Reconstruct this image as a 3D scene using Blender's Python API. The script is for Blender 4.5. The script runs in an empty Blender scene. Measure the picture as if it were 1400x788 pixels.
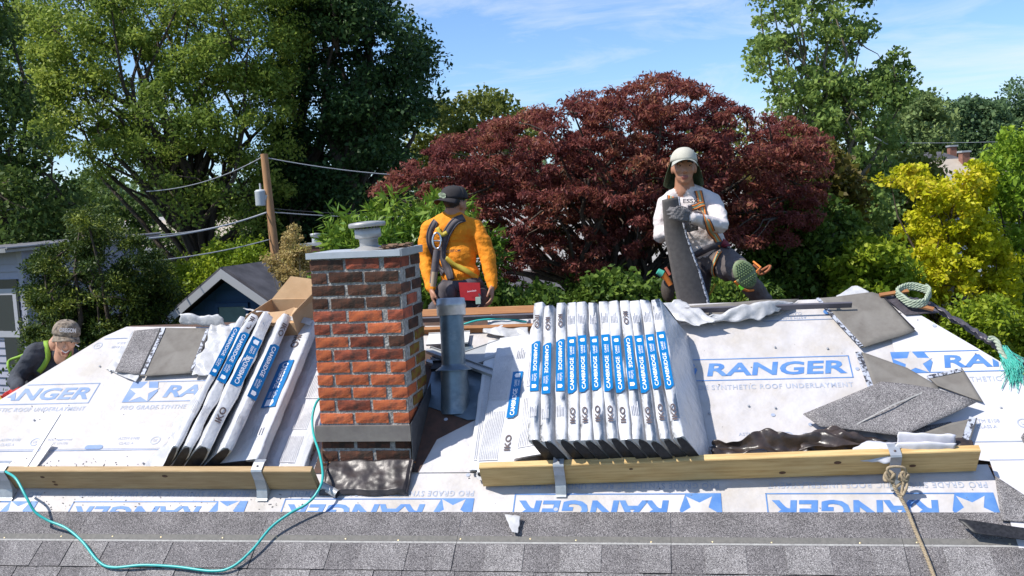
import bpy, math, random
import numpy as np
from mathutils import Vector, Matrix, noise
from mathutils.bvhtree import BVHTree
random.seed(7); rng = np.random.default_rng(7)
scene = bpy.context.scene
COL = scene.collection
R = math.radians

# ---------------------------------------------------------------- camera, sky, sun, exposure
F_PX, PITCH, ROLL, YAW, SLOPE = 1300.0, R(4.8), R(3.2), R(10.1), R(34.8)
ZC = 5.2                       # camera height above the ground
C0 = -3.7204                   # distance of the roof plane from the camera

def ray(px, py):
    a, b, c = px - 700.0, 394.0 - py, F_PX
    x = a * math.cos(ROLL) + b * math.sin(ROLL); y = -a * math.sin(ROLL) + b * math.cos(ROLL)
    u = y * math.cos(PITCH) - c * math.sin(PITCH); fw = c * math.cos(PITCH) + y * math.sin(PITCH)
    X = x * math.cos(YAW) - fw * math.sin(YAW); Y = x * math.sin(YAW) + fw * math.cos(YAW)
    return Vector((X, Y, u)) / c

CAM = Vector((0, 0, ZC))
fwd = ray(700, 394).normalized()
rgt = (ray(1700, 394) - ray(700, 394)).normalized()
upv = (ray(700, -606) - ray(700, 394)).normalized()
cam_data = bpy.data.cameras.new('camera')
cam_data.sensor_width = 36.0; cam_data.lens = 36.0 * F_PX / 1400.0
cam_data.clip_start = 0.05; cam_data.clip_end = 3000
cam = bpy.data.objects.new('camera', cam_data)
cam.matrix_world = Matrix(((rgt.x, upv.x, -fwd.x, 0), (rgt.y, upv.y, -fwd.y, 0), (rgt.z, upv.z, -fwd.z, ZC), (0, 0, 0, 1)))
COL.objects.link(cam); scene.camera = cam

SUN = Vector((-0.65, -0.366, 0.964)).normalized()
sun_el = math.asin(SUN.z)
sun_az = math.atan2(SUN.x, SUN.y)            # from +Y towards +X
world = bpy.data.worlds.new('World'); scene.world = world; world.use_nodes = True
wn = world.node_tree; wn.nodes.clear()
out = wn.nodes.new('ShaderNodeOutputWorld'); bg = wn.nodes.new('ShaderNodeBackground')
sky = wn.nodes.new('ShaderNodeTexSky'); sky.sky_type = 'NISHITA'; sky.sun_disc = False
sky.sun_elevation = sun_el; sky.sun_rotation = sun_az; sky.altitude = 50
sky.air_density = 1.0; sky.dust_density = 0.25; sky.ozone_density = 2.6
bg.inputs['Strength'].default_value = 0.15
tc = wn.nodes.new('ShaderNodeTexCoord')
mp = wn.nodes.new('ShaderNodeMapping'); mp.inputs['Scale'].default_value = (2.0, 2.0, 9.0); mp.inputs['Rotation'].default_value = (0.25, 0.38, 0.3)
n1 = wn.nodes.new('ShaderNodeTexNoise'); n1.inputs['Scale'].default_value = 2.2; n1.inputs['Detail'].default_value = 9; n1.inputs['Roughness'].default_value = 0.62; n1.inputs['Distortion'].default_value = 0.7
cr = wn.nodes.new('ShaderNodeValToRGB'); cr.color_ramp.elements[0].position = 0.45; cr.color_ramp.elements[1].position = 0.80
cr.color_ramp.elements[1].color = (0.85, 0.85, 0.85, 1)
mx = wn.nodes.new('ShaderNodeMixRGB'); mx.inputs['Color2'].default_value = (4.4, 4.8, 5.4, 1)
tint = wn.nodes.new('ShaderNodeMixRGB'); tint.blend_type = 'MULTIPLY'; tint.inputs['Fac'].default_value = 1; tint.inputs['Color2'].default_value = (0.64, 0.76, 0.93, 1)
L = wn.links
L.new(tc.outputs['Generated'], mp.inputs['Vector']); L.new(mp.outputs[0], n1.inputs['Vector']); L.new(n1.outputs['Fac'], cr.inputs['Fac'])
L.new(cr.outputs['Color'], mx.inputs['Fac']); L.new(sky.outputs[0], tint.inputs['Color1']); L.new(tint.outputs[0], mx.inputs['Color1']); L.new(mx.outputs[0], bg.inputs['Color']); L.new(bg.outputs[0], out.inputs['Surface'])

sl = bpy.data.lights.new('sun', 'SUN'); sl.energy = 4.6; sl.angle = R(0.53); sl.color = (1.0, 0.955, 0.88)
so = bpy.data.objects.new('sun', sl); so.rotation_euler = SUN.to_track_quat('Z', 'Y').to_euler(); COL.objects.link(so)
vs = scene.view_settings; vs.view_transform = 'Standard'; vs.look = 'None'; vs.gamma = 1.0; vs.use_curve_mapping = False; vs.exposure = 0.42
scene.cycles.max_bounces = 7; scene.cycles.transparent_max_bounces = 8

# ---------------------------------------------------------------- places
NV = Vector((0, -math.sin(SLOPE), math.cos(SLOPE))); UV_ = Vector((0, math.cos(SLOPE), math.sin(SLOPE)))
ROOF = Matrix(((1, 0, 0, 0), (0, UV_.y, NV.y, C0 * NV.y), (0, UV_.z, NV.z, C0 * NV.z + ZC), (0, 0, 0, 1)))
def rp(px, py, h=0.0):            # photograph pixel -> (s, t, h) on the front roof slope
    r = ray(px, py); p = r * ((C0 + h) / r.dot(NV))
    return Vector((p.x, p.dot(UV_), h))
def P(px, py, D):                 # point at depth D in front of the camera
    return CAM + ray(px, py) * D
def RW(s, t, h=0.0): return ROOF @ Vector((s, t, h))

# ---------------------------------------------------------------- object helpers
MW = {}
def link(o): COL.objects.link(o); return o
def tag(o, label=None, cat=None, group=None, kind=None):
    if label: o['label'] = label
    if cat: o['category'] = cat
    if group: o['group'] = group
    if kind: o['kind'] = kind
    return o
def thing(name, label, cat, M=None, group=None):
    if isinstance(M, Vector): M = Matrix.Translation(M)
    M = M or Matrix.Identity(4)
    o = bpy.data.objects.new(name, None); o.empty_display_size = 0.1; link(o)
    o.matrix_world = M; MW[o.name] = M.copy()
    return tag(o, label, cat, group)

class G:
    """a mesh being collected"""
    def __init__(s): s.v = []; s.f = []; s.m = []; s.sm = []
    def add(s, v, f, m=0, smooth=False):
        n = len(s.v); s.v.extend([tuple(p) for p in v])
        for q in f: s.f.append(tuple(i + n for i in q)); s.m.append(m); s.sm.append(smooth)
        return s
    def box(s, lo, hi, M=None, m=0):
        x0, y0, z0 = lo; x1, y1, z1 = hi
        v = [Vector(p) for p in ((x0, y0, z0), (x1, y0, z0), (x1, y1, z0), (x0, y1, z0), (x0, y0, z1), (x1, y0, z1), (x1, y1, z1), (x0, y1, z1))]
        if M: v = [M @ p for p in v]
        return s.add(v, [(0, 3, 2, 1), (4, 5, 6, 7), (0, 1, 5, 4), (1, 2, 6, 5), (2, 3, 7, 6), (3, 0, 4, 7)], m)
    def tube(s, pts, r, n=8, m=0, caps=True, M=None):
        pts = [Vector(p) for p in pts]
        if M: pts = [M @ p for p in pts]
        k = len(pts); rr = r if isinstance(r, (list, tuple)) else [r] * k
        v = []; ref = Vector((0.13, 0.31, 0.94)); prev = None
        for i, p in enumerate(pts):
            d = (pts[min(i + 1, k - 1)] - pts[max(i - 1, 0)]).normalized()
            a = d.cross(prev if prev else ref)
            if a.length < 1e-4: a = d.cross(Vector((1, 0, 0)))
            a.normalize(); b = a.cross(d).normalized(); prev = b if False else (prev or ref)
            for j in range(n):
                t = 2 * math.pi * j / n; v.append(p + (a * math.cos(t) + b * math.sin(t)) * rr[i])
        f = [(i * n + j, i * n + (j + 1) % n, (i + 1) * n + (j + 1) % n, (i + 1) * n + j) for i in range(k - 1) for j in range(n)]
        s.add(v, f, m, True)
        if caps: 
            s.add(v[:n], [tuple(range(n - 1, -1, -1))], m); s.add(v[-n:], [tuple(range(n))], m)
        return s
    def lathe(s, prof, n=28, M=None, m=0):
        v = []
        for (r, z) in prof:
            for j in range(n):
                t = 2 * math.pi * j / n; v.append(Vector((r * math.cos(t), r * math.sin(t), z)))
        if M: v = [M @ p for p in v]
        k = len(prof)
        f = [(i * n + j, i * n + (j + 1) % n, (i + 1) * n + (j + 1) % n, (i + 1) * n + j) for i in range(k - 1) for j in range(n)]
        return s.add(v, f, m, True)
    def prism(s, poly, z0, z1, M=None, m=0, mside=None):
        n = len(poly); v = [Vector((p[0], p[1], z0)) for p in poly] + [Vector((p[0], p[1], z1)) for p in poly]
        if M: v = [M @ p for p in v]
        s.add(v, [tuple(range(n - 1, -1, -1)), tuple(range(n, 2 * n))], m)
        return s.add(v, [(i, (i + 1) % n, n + (i + 1) % n, n + i) for i in range(n)], m if mside is None else mside)
    def grid(s, fn, nu, nv, M=None, m=0, smooth=True):
        v = []
        for i in range(nu + 1):
            for j in range(nv + 1):
                p = Vector(fn(i / nu, j / nv)); v.append(M @ p if M else p)
        f = [(i * (nv + 1) + j, (i + 1) * (nv + 1) + j, (i + 1) * (nv + 1) + j + 1, i * (nv + 1) + j + 1) for i in range(nu) for j in range(nv)]
        return s.add(v, f, m, smooth)
    def mesh(s, name, mats, Mi=None):
        me = bpy.data.meshes.new(name)
        v = s.v if Mi is None else [tuple(Mi @ Vector(p)) for p in s.v]
        me.from_pydata(v, [], s.f)
        for mt in (mats if isinstance(mats, (list, tuple)) else [mats]): me.materials.append(mt)
        me.polygons.foreach_set('material_index', s.m); me.polygons.foreach_set('use_smooth', s.sm)
        me.update(); return me

def part(name, g, mats, parent=None, world=False, label=None):
    """a mesh object; vertices are in the parent's own space, or in world space when world=True"""
    Mi = MW[parent.name].inverted() if (world and parent) else None
    me = g.mesh(name, mats, Mi) if isinstance(g, G) else g
    o = bpy.data.objects.new(name, me); link(o)
    MW[o.name] = MW[parent.name] if parent else Matrix.Identity(4)
    if parent: o.parent = parent
    if label: o['label'] = label
    return o
def solid(o, th, off=-1):
    md = o.modifiers.new('thickness', 'SOLIDIFY'); md.thickness = th; md.offset = off; return o

def copy_tree(src, M=None, parent=None):
    o = src.copy(); link(o); MW[o.name] = MW[parent.name] if parent else (M or MW[src.name])
    if parent: o.parent = parent
    if M is not None: o.matrix_world = M; MW[o.name] = M.copy()
    for ch in [c for c in bpy.data.objects if c.parent == src]: copy_tree(ch, None, o)
    return o

TXT = {}
def text_geo(body, w, h, shear=0.0, bold=0.0, spacing=1.0):
    """lettering as flat faces, centred, fitted to w x h, in the local xy plane"""
    key = (body, shear, bold, spacing)
    if key not in TXT:
        cu = bpy.data.curves.new('lettering', 'FONT'); cu.body = body; cu.shear = shear; cu.offset = bold; cu.space_character = spacing
        cu.resolution_u = 3; cu.align_x = 'LEFT'
        ob = bpy.data.objects.new('lettering', cu); link(ob)
        dg = bpy.context.evaluated_depsgraph_get(); me = ob.evaluated_get(dg).to_mesh()
        v = [Vector(q.co) for q in me.vertices]; f = [tuple(p.vertices) for p in me.polygons]
        ob.evaluated_get(dg).to_mesh_clear(); bpy.data.objects.remove(ob); bpy.data.curves.remove(cu)
        TXT[key] = (v, f)
    v, f = TXT[key]
    x0 = min(p.x for p in v); x1 = max(p.x for p in v); y0 = min(p.y for p in v); y1 = max(p.y for p in v)
    return [Vector(((p.x - (x0 + x1) / 2) * w / (x1 - x0), (p.y - (y0 + y1) / 2) * h / (y1 - y0), 0)) for p in v], f
def add_text(g, body, w, h, M, m=0, **k):
    v, f = text_geo(body, w, h, **k); g.add([M @ p for p in v], f, m); return g

# ---------------------------------------------------------------- materials
MATS = {}
def nodes_of(name):
    m = bpy.data.materials.new(name); m.use_nodes = True
    nt = m.node_tree; b = nt.nodes['Principled BSDF']; return m, nt, b
def rgb(c): return (c[0], c[1], c[2], 1)
def M_(name, c1, c2=None, scale=20.0, rough=0.6, metal=0.0, bump=0.0, bscale=None, spec=0.5, detail=5, c3=None, s3=2.0, f3=0.5, coord='Object', stretch=None, p0=0.35, p1=0.65, bdist=0.01, island=0.0, sheen=0.0, trans=0.0):
    m, nt, b = nodes_of(name); N = nt.nodes; K = nt.links
    tcn = N.new('ShaderNodeTexCoord'); vec = tcn.outputs[coord]
    if stretch:
        mpn = N.new('ShaderNodeMapping'); mpn.inputs['Scale'].default_value = stretch; K.new(vec, mpn.inputs[0]); vec = mpn.outputs[0]
    b.inputs['Roughness'].default_value = rough; b.inputs['Metallic'].default_value = metal
    b.inputs['Specular IOR Level'].default_value = spec; b.inputs['Base Color'].default_value = rgb(c1)
    col = None
    if c2:
        nz = N.new('ShaderNodeTexNoise'); nz.inputs['Scale'].default_value = scale; nz.inputs['Detail'].default_value = detail; nz.inputs['Roughness'].default_value = 0.6
        K.new(vec, nz.inputs['Vector'])
        rm = N.new('ShaderNodeValToRGB'); rm.color_ramp.elements[0].position = p0; rm.color_ramp.elements[1].position = p1
        rm.color_ramp.elements[0].color = rgb(c1); rm.color_ramp.elements[1].color = rgb(c2)
        K.new(nz.outputs['Fac'], rm.inputs[0]); col = rm.outputs[0]
    if c3:
        nz = N.new('ShaderNodeTexNoise'); nz.inputs['Scale'].default_value = s3; nz.inputs['Detail'].default_value = 6; nz.inputs['Roughness'].default_value = 0.65
        K.new(vec, nz.inputs['Vector'])
        rm = N.new('ShaderNodeValToRGB'); rm.color_ramp.elements[0].position = 1 - f3 - 0.12; rm.color_ramp.elements[1].position = 1 - f3 + 0.12
        K.new(nz.outputs['Fac'], rm.inputs[0])
        mm = N.new('ShaderNodeMixRGB'); K.new(rm.outputs[0], mm.inputs[0])
        if col: K.new(col, mm.inputs[1])
        else: mm.inputs[1].default_value = rgb(c1)
        mm.inputs[2].default_value = rgb(c3); col = mm.outputs[0]
    if island:
        gi = N.new('ShaderNodeObjectInfo'); hs = N.new('ShaderNodeHueSaturation')
        mr = N.new('ShaderNodeMapRange'); mr.inputs['To Min'].default_value = 1 - island; mr.inputs['To Max'].default_value = 1 + island
        K.new(gi.outputs['Random'], mr.inputs[0]); K.new(mr.outputs[0], hs.inputs['Value'])
        if col: K.new(col, hs.inputs['Color'])
        else: hs.inputs['Color'].default_value = rgb(c1)
        col = hs.outputs[0]
    if col: K.new(col, b.inputs['Base Color'])
    if bump:
        nb = N.new('ShaderNodeTexNoise'); nb.inputs['Scale'].default_value = bscale or scale; nb.inputs['Detail'].default_value = 6
        K.new(vec, nb.inputs['Vector']); bp = N.new('ShaderNodeBump'); bp.inputs['Strength'].default_value = bump; bp.inputs['Distance'].default_value = bdist
        K.new(nb.outputs['Fac'], bp.inputs['Height']); K.new(bp.outputs[0], b.inputs['Normal'])
    if trans:
        ts = N.new('ShaderNodeBsdfTranslucent'); ms = N.new('ShaderNodeMixShader'); ms.inputs[0].default_value = trans
        if col: K.new(col, ts.inputs[0])
        else: ts.inputs[0].default_value = rgb(c1)
        o = N['Material Output']; K.new(b.outputs[0], ms.inputs[1]); K.new(ts.outputs[0], ms.inputs[2]); K.new(ms.outputs[0], o.inputs[0])
    MATS[name] = m; return m

def granule(name, d, mid, lt, scale=420.0):
    """asphalt shingle grit: speckles of several tones"""
    m, nt, b = nodes_of(name); N = nt.nodes; K = nt.links
    tcn = N.new('ShaderNodeTexCoord')
    vo = N.new('ShaderNodeTexVoronoi'); vo.inputs['Scale'].default_value = scale; K.new(tcn.outputs['Object'], vo.inputs['Vector'])
    sp = N.new('ShaderNodeSeparateColor'); K.new(vo.outputs['Color'], sp.inputs[0])
    rm = N.new('ShaderNodeValToRGB'); e = rm.color_ramp.elements; e[0].color = rgb(d); e[0].position = 0.1; e[1].color = rgb(lt); e[1].position = 1.0
    q = e.new(0.5); q.color = rgb(mid); q = e.new(0.82); q.color = rgb([x * 1.25 for x in mid])
    K.new(sp.outputs[0], rm.inputs[0])
    nz = N.new('ShaderNodeTexNoise'); nz.inputs['Scale'].default_value = 5; nz.inputs['Detail'].default_value = 6; K.new(tcn.outputs['Object'], nz.inputs['Vector'])
    oi = N.new('ShaderNodeObjectInfo')
    mr = N.new('ShaderNodeMapRange'); mr.inputs[1].default_value = 0.3; mr.inputs[2].default_value = 0.7; mr.inputs['To Min'].default_value = 0.8; mr.inputs['To Max'].default_value = 1.2
    K.new(nz.outputs['Fac'], mr.inputs[0])
    hs = N.new('ShaderNodeHueSaturation'); K.new(mr.outputs[0], hs.inputs['Value']); K.new(rm.outputs[0], hs.inputs['Color']); K.new(hs.outputs[0], b.inputs['Base Color'])
    bp = N.new('ShaderNodeBump'); bp.inputs['Strength'].default_value = 0.7; bp.inputs['Distance'].default_value = 0.002; K.new(sp.outputs[1], bp.inputs['Height']); K.new(bp.outputs[0], b.inputs['Normal'])
    b.inputs['Roughness'].default_value = 0.85; b.inputs['Specular IOR Level'].default_value = 0.25
    return m

def leafmat(name, ca, cb, cc=None, trans=0.35, rough=0.5, nscale=1.3):
    """leaf: hue varies from leaf to leaf and from branch to branch"""
    m, nt, b = nodes_of(name); N = nt.nodes; K = nt.links
    ge = N.new('ShaderNodeNewGeometry'); tcn = N.new('ShaderNodeTexCoord')
    nz = N.new('ShaderNodeTexNoise'); nz.inputs['Scale'].default_value = nscale; nz.inputs['Detail'].default_value = 3; K.new(tcn.outputs['Object'], nz.inputs['Vector'])
    ad = N.new('ShaderNodeMath'); ad.operation = 'MULTIPLY_ADD'; ad.inputs[1].default_value = 0.55; K.new(ge.outputs['Random Per Island'], ad.inputs[0])
    s2 = N.new('ShaderNodeMath'); s2.operation = 'MULTIPLY_ADD'; s2.inputs[1].default_value = 1.6; s2.inputs[2].default_value = -0.58; K.new(nz.outputs['Fac'], s2.inputs[0]); K.new(s2.outputs[0], ad.inputs[2])
    rm = N.new('ShaderNodeValToRGB'); e = rm.color_ramp.elements; e[0].color = rgb(ca); e[1].color = rgb(cc or cb)
    if cc: q = e.new(0.55); q.color = rgb(cb)
    K.new(ad.outputs[0], rm.inputs[0]); K.new(rm.outputs[0], b.inputs['Base Color'])
    b.inputs['Roughness'].default_value = rough; b.inputs['Specular IOR Level'].default_value = 0.2
    ts = N.new('ShaderNodeBsdfTranslucent'); ms = N.new('ShaderNodeMixShader'); ms.inputs[0].default_value = trans
    K.new(rm.outputs[0], ts.inputs[0]); o = N['Material Output']; K.new(b.outputs[0], ms.inputs[1]); K.new(ts.outputs[0], ms.inputs[2]); K.new(ms.outputs[0], o.inputs[0])
    return m

m_paper = M_('underlayment white', (0.555, 0.53, 0.54), (0.48, 0.46, 0.46), 3.0, rough=0.6, c3=(0.44, 0.40, 0.36), s3=2.9, f3=0.47, detail=8, bump=0.8, bscale=4.5, bdist=0.03)
m_paper_clean = M_('underlayment fresh', (0.59, 0.57, 0.59), (0.55, 0.535, 0.55), 3.0, rough=0.6, c3=(0.55, 0.53, 0.52), s3=1.7, f3=0.3, bump=0.5, bscale=4, bdist=0.01)
m_ink = M_('blue print', (0.06, 0.175, 0.45), (0.11, 0.235, 0.48), 12, rough=0.5)
m_ink_b = M_('faded blue print', (0.12, 0.215, 0.42), (0.21, 0.28, 0.43), 8, rough=0.5)
m_ink_l = M_('pale print', (0.30, 0.35, 0.46), (0.40, 0.42, 0.48), 12, rough=0.5)
m_gran = granule('granules mid', (0.05, 0.047, 0.05), (0.21, 0.195, 0.193), (0.50, 0.475, 0.46))
m_gran_d = granule('granules dark', (0.04, 0.037, 0.04), (0.172, 0.159, 0.159), (0.44, 0.415, 0.405))
m_gran_l = granule('granules light', (0.06, 0.056, 0.058), (0.238, 0.222, 0.218), (0.53, 0.505, 0.49))
m_back = M_('shingle back', (0.15, 0.135, 0.12), (0.19, 0.175, 0.155), 14, rough=0.85, c3=(0.22, 0.205, 0.185), s3=5, f3=0.4, bump=0.3, bscale=180, bdist=0.002, spec=0.2)
m_band = M_('nail zone', (0.12, 0.115, 0.105), (0.165, 0.155, 0.14), 60, rough=0.8, bump=0.4, bscale=300, bdist=0.001)
m_line = M_('release line', (0.38, 0.37, 0.35), (0.26, 0.25, 0.24), 60, rough=0.7)
m_tar = M_('tar edge', (0.012, 0.012, 0.014), (0.03, 0.03, 0.034), 60, rough=0.45, spec=0.3)
m_tarstrip = M_('speckled tar strip', (0.42, 0.44, 0.50), (0.035, 0.035, 0.045), 55, rough=0.6, p0=0.47, p1=0.56)
m_plastic = M_('white film', (0.62, 0.615, 0.625), (0.53, 0.53, 0.545), 6, rough=0.25, bump=0.8, bscale=16, bdist=0.014, spec=0.5)
m_film = M_('crumpled film', (0.66, 0.655, 0.665), (0.54, 0.54, 0.55), 16, rough=0.35, bump=0.6, bscale=24, bdist=0.01, trans=0.25)
m_label = M_('blue label', (0.0, 0.135, 0.37), (0.0, 0.16, 0.42), 5, rough=0.3)
m_white = M_('white lettering', (0.85, 0.86, 0.9), rough=0.4)
m_print = M_('dark print', (0.07, 0.05, 0.05), (0.12, 0.085, 0.08), 40, rough=0.5)
m_fine = M_('fine print', (0.42, 0.41, 0.43), (0.6, 0.59, 0.6), 60, rough=0.5)
m_wood = M_('lumber', (0.64, 0.45, 0.20), (0.46, 0.28, 0.10), 7, rough=0.65, stretch=(0.7, 9, 9), c3=(0.66, 0.47, 0.22), s3=3, f3=0.4, bump=0.2, bscale=30, bdist=0.003)
m_wood_old = M_('used lumber', (0.42, 0.29, 0.15), (0.33, 0.215, 0.10), 9, rough=0.7, stretch=(0.7, 9, 9), c3=(0.50, 0.37, 0.20), s3=3, f3=0.35, bump=0.2, bscale=30, bdist=0.003)
m_knot = M_('knot', (0.10, 0.045, 0.02), rough=0.7)
m_galv = M_('galvanised steel', (0.52, 0.54, 0.56), (0.40, 0.42, 0.45), 22, rough=0.42, metal=0.55, bump=0.15, bscale=40, bdist=0.002)
m_pipe = M_('weathered zinc', (0.17, 0.23, 0.28), (0.11, 0.15, 0.19), 9, rough=0.40, metal=0.6, c3=(0.30, 0.34, 0.36), s3=6, f3=0.35, bump=0.15, bscale=20, bdist=0.003)
m_flue = M_('dull aluminium', (0.42, 0.42, 0.415), (0.33, 0.32, 0.31), 12, rough=0.45, metal=0.35, c3=(0.36, 0.33, 0.29), s3=9, f3=0.3)
m_capmetal = M_('painted cap metal', (0.50, 0.53, 0.56), (0.42, 0.45, 0.49), 14, rough=0.5, metal=0.2, c3=(0.34, 0.33, 0.32), s3=12, f3=0.25)
m_flash = M_('grey flashing', (0.17, 0.15, 0.14), (0.22, 0.20, 0.18), 16, rough=0.6, metal=0.2, bump=0.1, bscale=25)
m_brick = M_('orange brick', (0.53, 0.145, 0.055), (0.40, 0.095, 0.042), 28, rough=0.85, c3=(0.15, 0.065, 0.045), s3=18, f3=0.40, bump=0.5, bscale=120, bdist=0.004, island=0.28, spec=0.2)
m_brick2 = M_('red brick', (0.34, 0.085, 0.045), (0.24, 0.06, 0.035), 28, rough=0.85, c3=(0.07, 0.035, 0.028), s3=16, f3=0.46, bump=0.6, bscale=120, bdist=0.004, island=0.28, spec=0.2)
m_brickd = M_('soot and shadow brick', (0.085, 0.043, 0.03), (0.16, 0.06, 0.035), 22, rough=0.9, c3=(0.04, 0.028, 0.022), s3=14, f3=0.5, bump=0.7, bscale=120, bdist=0.004, island=0.3, spec=0.2)  # soot at the top, painted shadow and hole below the flashing
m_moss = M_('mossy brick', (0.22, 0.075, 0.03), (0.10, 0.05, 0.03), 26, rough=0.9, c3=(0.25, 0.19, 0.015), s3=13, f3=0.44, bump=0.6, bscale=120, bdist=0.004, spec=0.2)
m_mortar = M_('mortar', (0.40, 0.38, 0.355), (0.20, 0.185, 0.17), 60, rough=0.95, c3=(0.54, 0.52, 0.49), s3=40, f3=0.36, bump=1.0, bscale=90, bdist=0.01, spec=0.1)
m_bitumen = M_('foil faced bitumen', (0.060, 0.048, 0.048), (0.022, 0.018, 0.018), 14, rough=0.40, metal=0.1, bump=0.5, bscale=12, bdist=0.010)
m_blackfilm = M_('black film', (0.022, 0.017, 0.015), (0.060, 0.042, 0.034), 14, rough=0.33, bump=0.5, bscale=18, bdist=0.01)
m_deck = M_('old deck boards', (0.10, 0.05, 0.035), (0.06, 0.035, 0.025), 20, rough=0.8)
m_ply = M_('deck edge wood', (0.34, 0.15, 0.05), (0.25, 0.10, 0.035), 16, rough=0.7, stretch=(0.6, 8, 8), c3=(0.68, 0.42, 0.2), s3=4, f3=0.3)
m_hose = M_('teal hose', (0.02, 0.36, 0.34), (0.03, 0.42, 0.39), 30, rough=0.35)
m_rope = M_('manila rope', (0.40, 0.32, 0.21), (0.26, 0.20, 0.13), 160, rough=0.9, bump=0.9, bscale=200, bdist=0.004)
m_ropeg = M_('green grey rope', (0.27, 0.33, 0.24), (0.40, 0.44, 0.34), 90, rough=0.9, bump=0.8, bscale=160, bdist=0.004)
m_teal = M_('frayed teal rope', (0.04, 0.42, 0.33), (0.12, 0.52, 0.42), 60, rough=0.8)
m_card = M_('cardboard', (0.52, 0.34, 0.19), (0.46, 0.29, 0.155), 10, rough=0.8, bump=0.1, bscale=40)
m_trim = M_('white vinyl trim', (0.70, 0.70, 0.70), (0.62, 0.62, 0.61), 8, rough=0.4)
m_grey = M_('grey galvanised trim', (0.42, 0.43, 0.44), (0.34, 0.35, 0.36), 12, rough=0.45, metal=0.3)
m_hipcap = M_('hip membrane', (0.085, 0.075, 0.085), (0.05, 0.042, 0.05), 20, rough=0.35, bump=0.8, bscale=22, bdist=0.012, c3=(0.2, 0.18, 0.2), s3=12, f3=0.3)
# ================================================================ SETTING: ground
def struct(name, g, mats):
    o = part(name, g, mats); o['kind'] = 'structure'; return o
m_grass = M_('lawn', (0.045, 0.075, 0.02), (0.09, 0.10, 0.035), 1.2, rough=0.9, c3=(0.14, 0.12, 0.07), s3=0.25, f3=0.4, bump=0.6, bscale=14, bdist=0.05)
m_asph = M_('street asphalt', (0.11, 0.11, 0.11), (0.15, 0.148, 0.145), 3, rough=0.9)
g = G(); g.grid(lambda u, v: ((u - .5) * 2400, (v - .5) * 2400, 0.0), 24, 24); struct('ground', g, m_grass)
g = G(); g.box((-300, 22.0, 0.0), (300, 29.0, 0.006)); struct('road', g, m_asph)
g = G(); g.box((-300, 20.6, 0.0), (300, 21.6, 0.13)); g.box((-300, 29.4, 0.0), (300, 30.6, 0.13)); struct('pavement', g, M_('concrete', (0.36, 0.35, 0.33), (0.28, 0.27, 0.26), 6, rough=0.9))

# ================================================================ the house under repair
HS = thing('house', 'house whose hipped roof is being re-covered, with white underlayment on its front slope', 'house', ROOF)
RA, RB, RT = -3.55, 1.14, 4.275
k_ = math.cos(SLOPE); EAVE = 1.0
sL = RA - (RT - EAVE) * k_; sR = RB + (RT - EAVE) * k_
ridA, ridB = RW(RA, RT, -0.014), RW(RB, RT, -0.014)
ea, eb = RW(sL, EAVE, -0.014), RW(sR, EAVE, -0.014)
dy = ridA.y - ea.y
ec, ed = Vector((eb.x, ridA.y + dy, eb.z)), Vector((ea.x, ridA.y + dy, ea.z))
g = G()
for poly in ((ea, eb, ridB, ridA), (eb, ec, ridB), (ec, ed, ridA, ridB), (ed, ea, ridA)):
    n = len(poly); low = [p - Vector((0, 0, 0.03)) for p in poly]
    g.add(list(poly), [tuple(range(n))]); g.add(low, [tuple(range(n - 1, -1, -1))])
part('roof_deck', g, m_deck, HS, world=True)
m_wallh = M_('house wall paint', (0.42, 0.44, 0.42), (0.36, 0.38, 0.36), 5, rough=0.8)
g = G()
for (a, b) in ((ea, eb), (eb, ec), (ec, ed), (ed, ea)):
    ia = a.lerp((ea + ec) / 2, 0.06); ib = b.lerp((ea + ec) / 2, 0.06)
    g.add([(ia.x, ia.y, 0), (ib.x, ib.y, 0), (ib.x, ib.y, a.z - .02), (ia.x, ia.y, a.z - .02)], [(0, 1, 2, 3)])
part('wall', g, m_wallh, HS, world=True)

def hipL(t): return RA - (RT - t) * k_
def hipR(t): return RB + (RT - t) * k_
def sheet(name, poly, h, mats, label=None, th=0.0015):
    g = G(); g.prism(poly, h - th, h); return part(name, g, mats, HS, label=label)
low = sheet('underlayment', [(hipL(1.1) , 1.1), (1.37, 1.1), (1.40, 2.6), (1.395, 2.80), (1.37, 3.06), (hipL(3.06), 3.06)], 0.0, m_paper, 'lower run of underlayment printed upside down')
upp = sheet('underlayment', [(hipL(3.03), 3.03), (1.3, 3.03), (1.25, 4.20), (1.14, RT - .01), (-0.9, RT - .01), (-0.98, RT - .14), (-2.2, RT - .10), (RA, RT - .03), (RA - .12, RT - .12)], 0.006, m_paper, 'upper run of underlayment with boot marks')
rgt_s = sheet('underlayment', [(1.36, 1.1), (hipR(1.1), 1.1), (hipR(4.16), 4.16), (1.30, 4.20), (1.10, 4.1), (1.10, 3.12), (1.38, 3.07)], 0.011, m_paper_clean, 'clean run of underlayment at the right hip')
for hh, sgn in ((hipL, -1), (hipR, 1)):   # paper lapped over the hips
    g = G(); g.add([RW(hh(EAVE + .1), EAVE + .1, 0.002), RW(hh(RT - .05), RT - .05, 0.002), RW(hh(RT - .05), RT - .05, 0.002) + Vector((sgn * .25, .25, -.30 * .6)), RW(hh(EAVE + .1), EAVE + .1, 0.002) + Vector((sgn * .3, .3, -.42 * .6))], [(0, 1, 2, 3)])
    part('hip_lap', g, m_paper_clean, HS, world=True)

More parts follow.
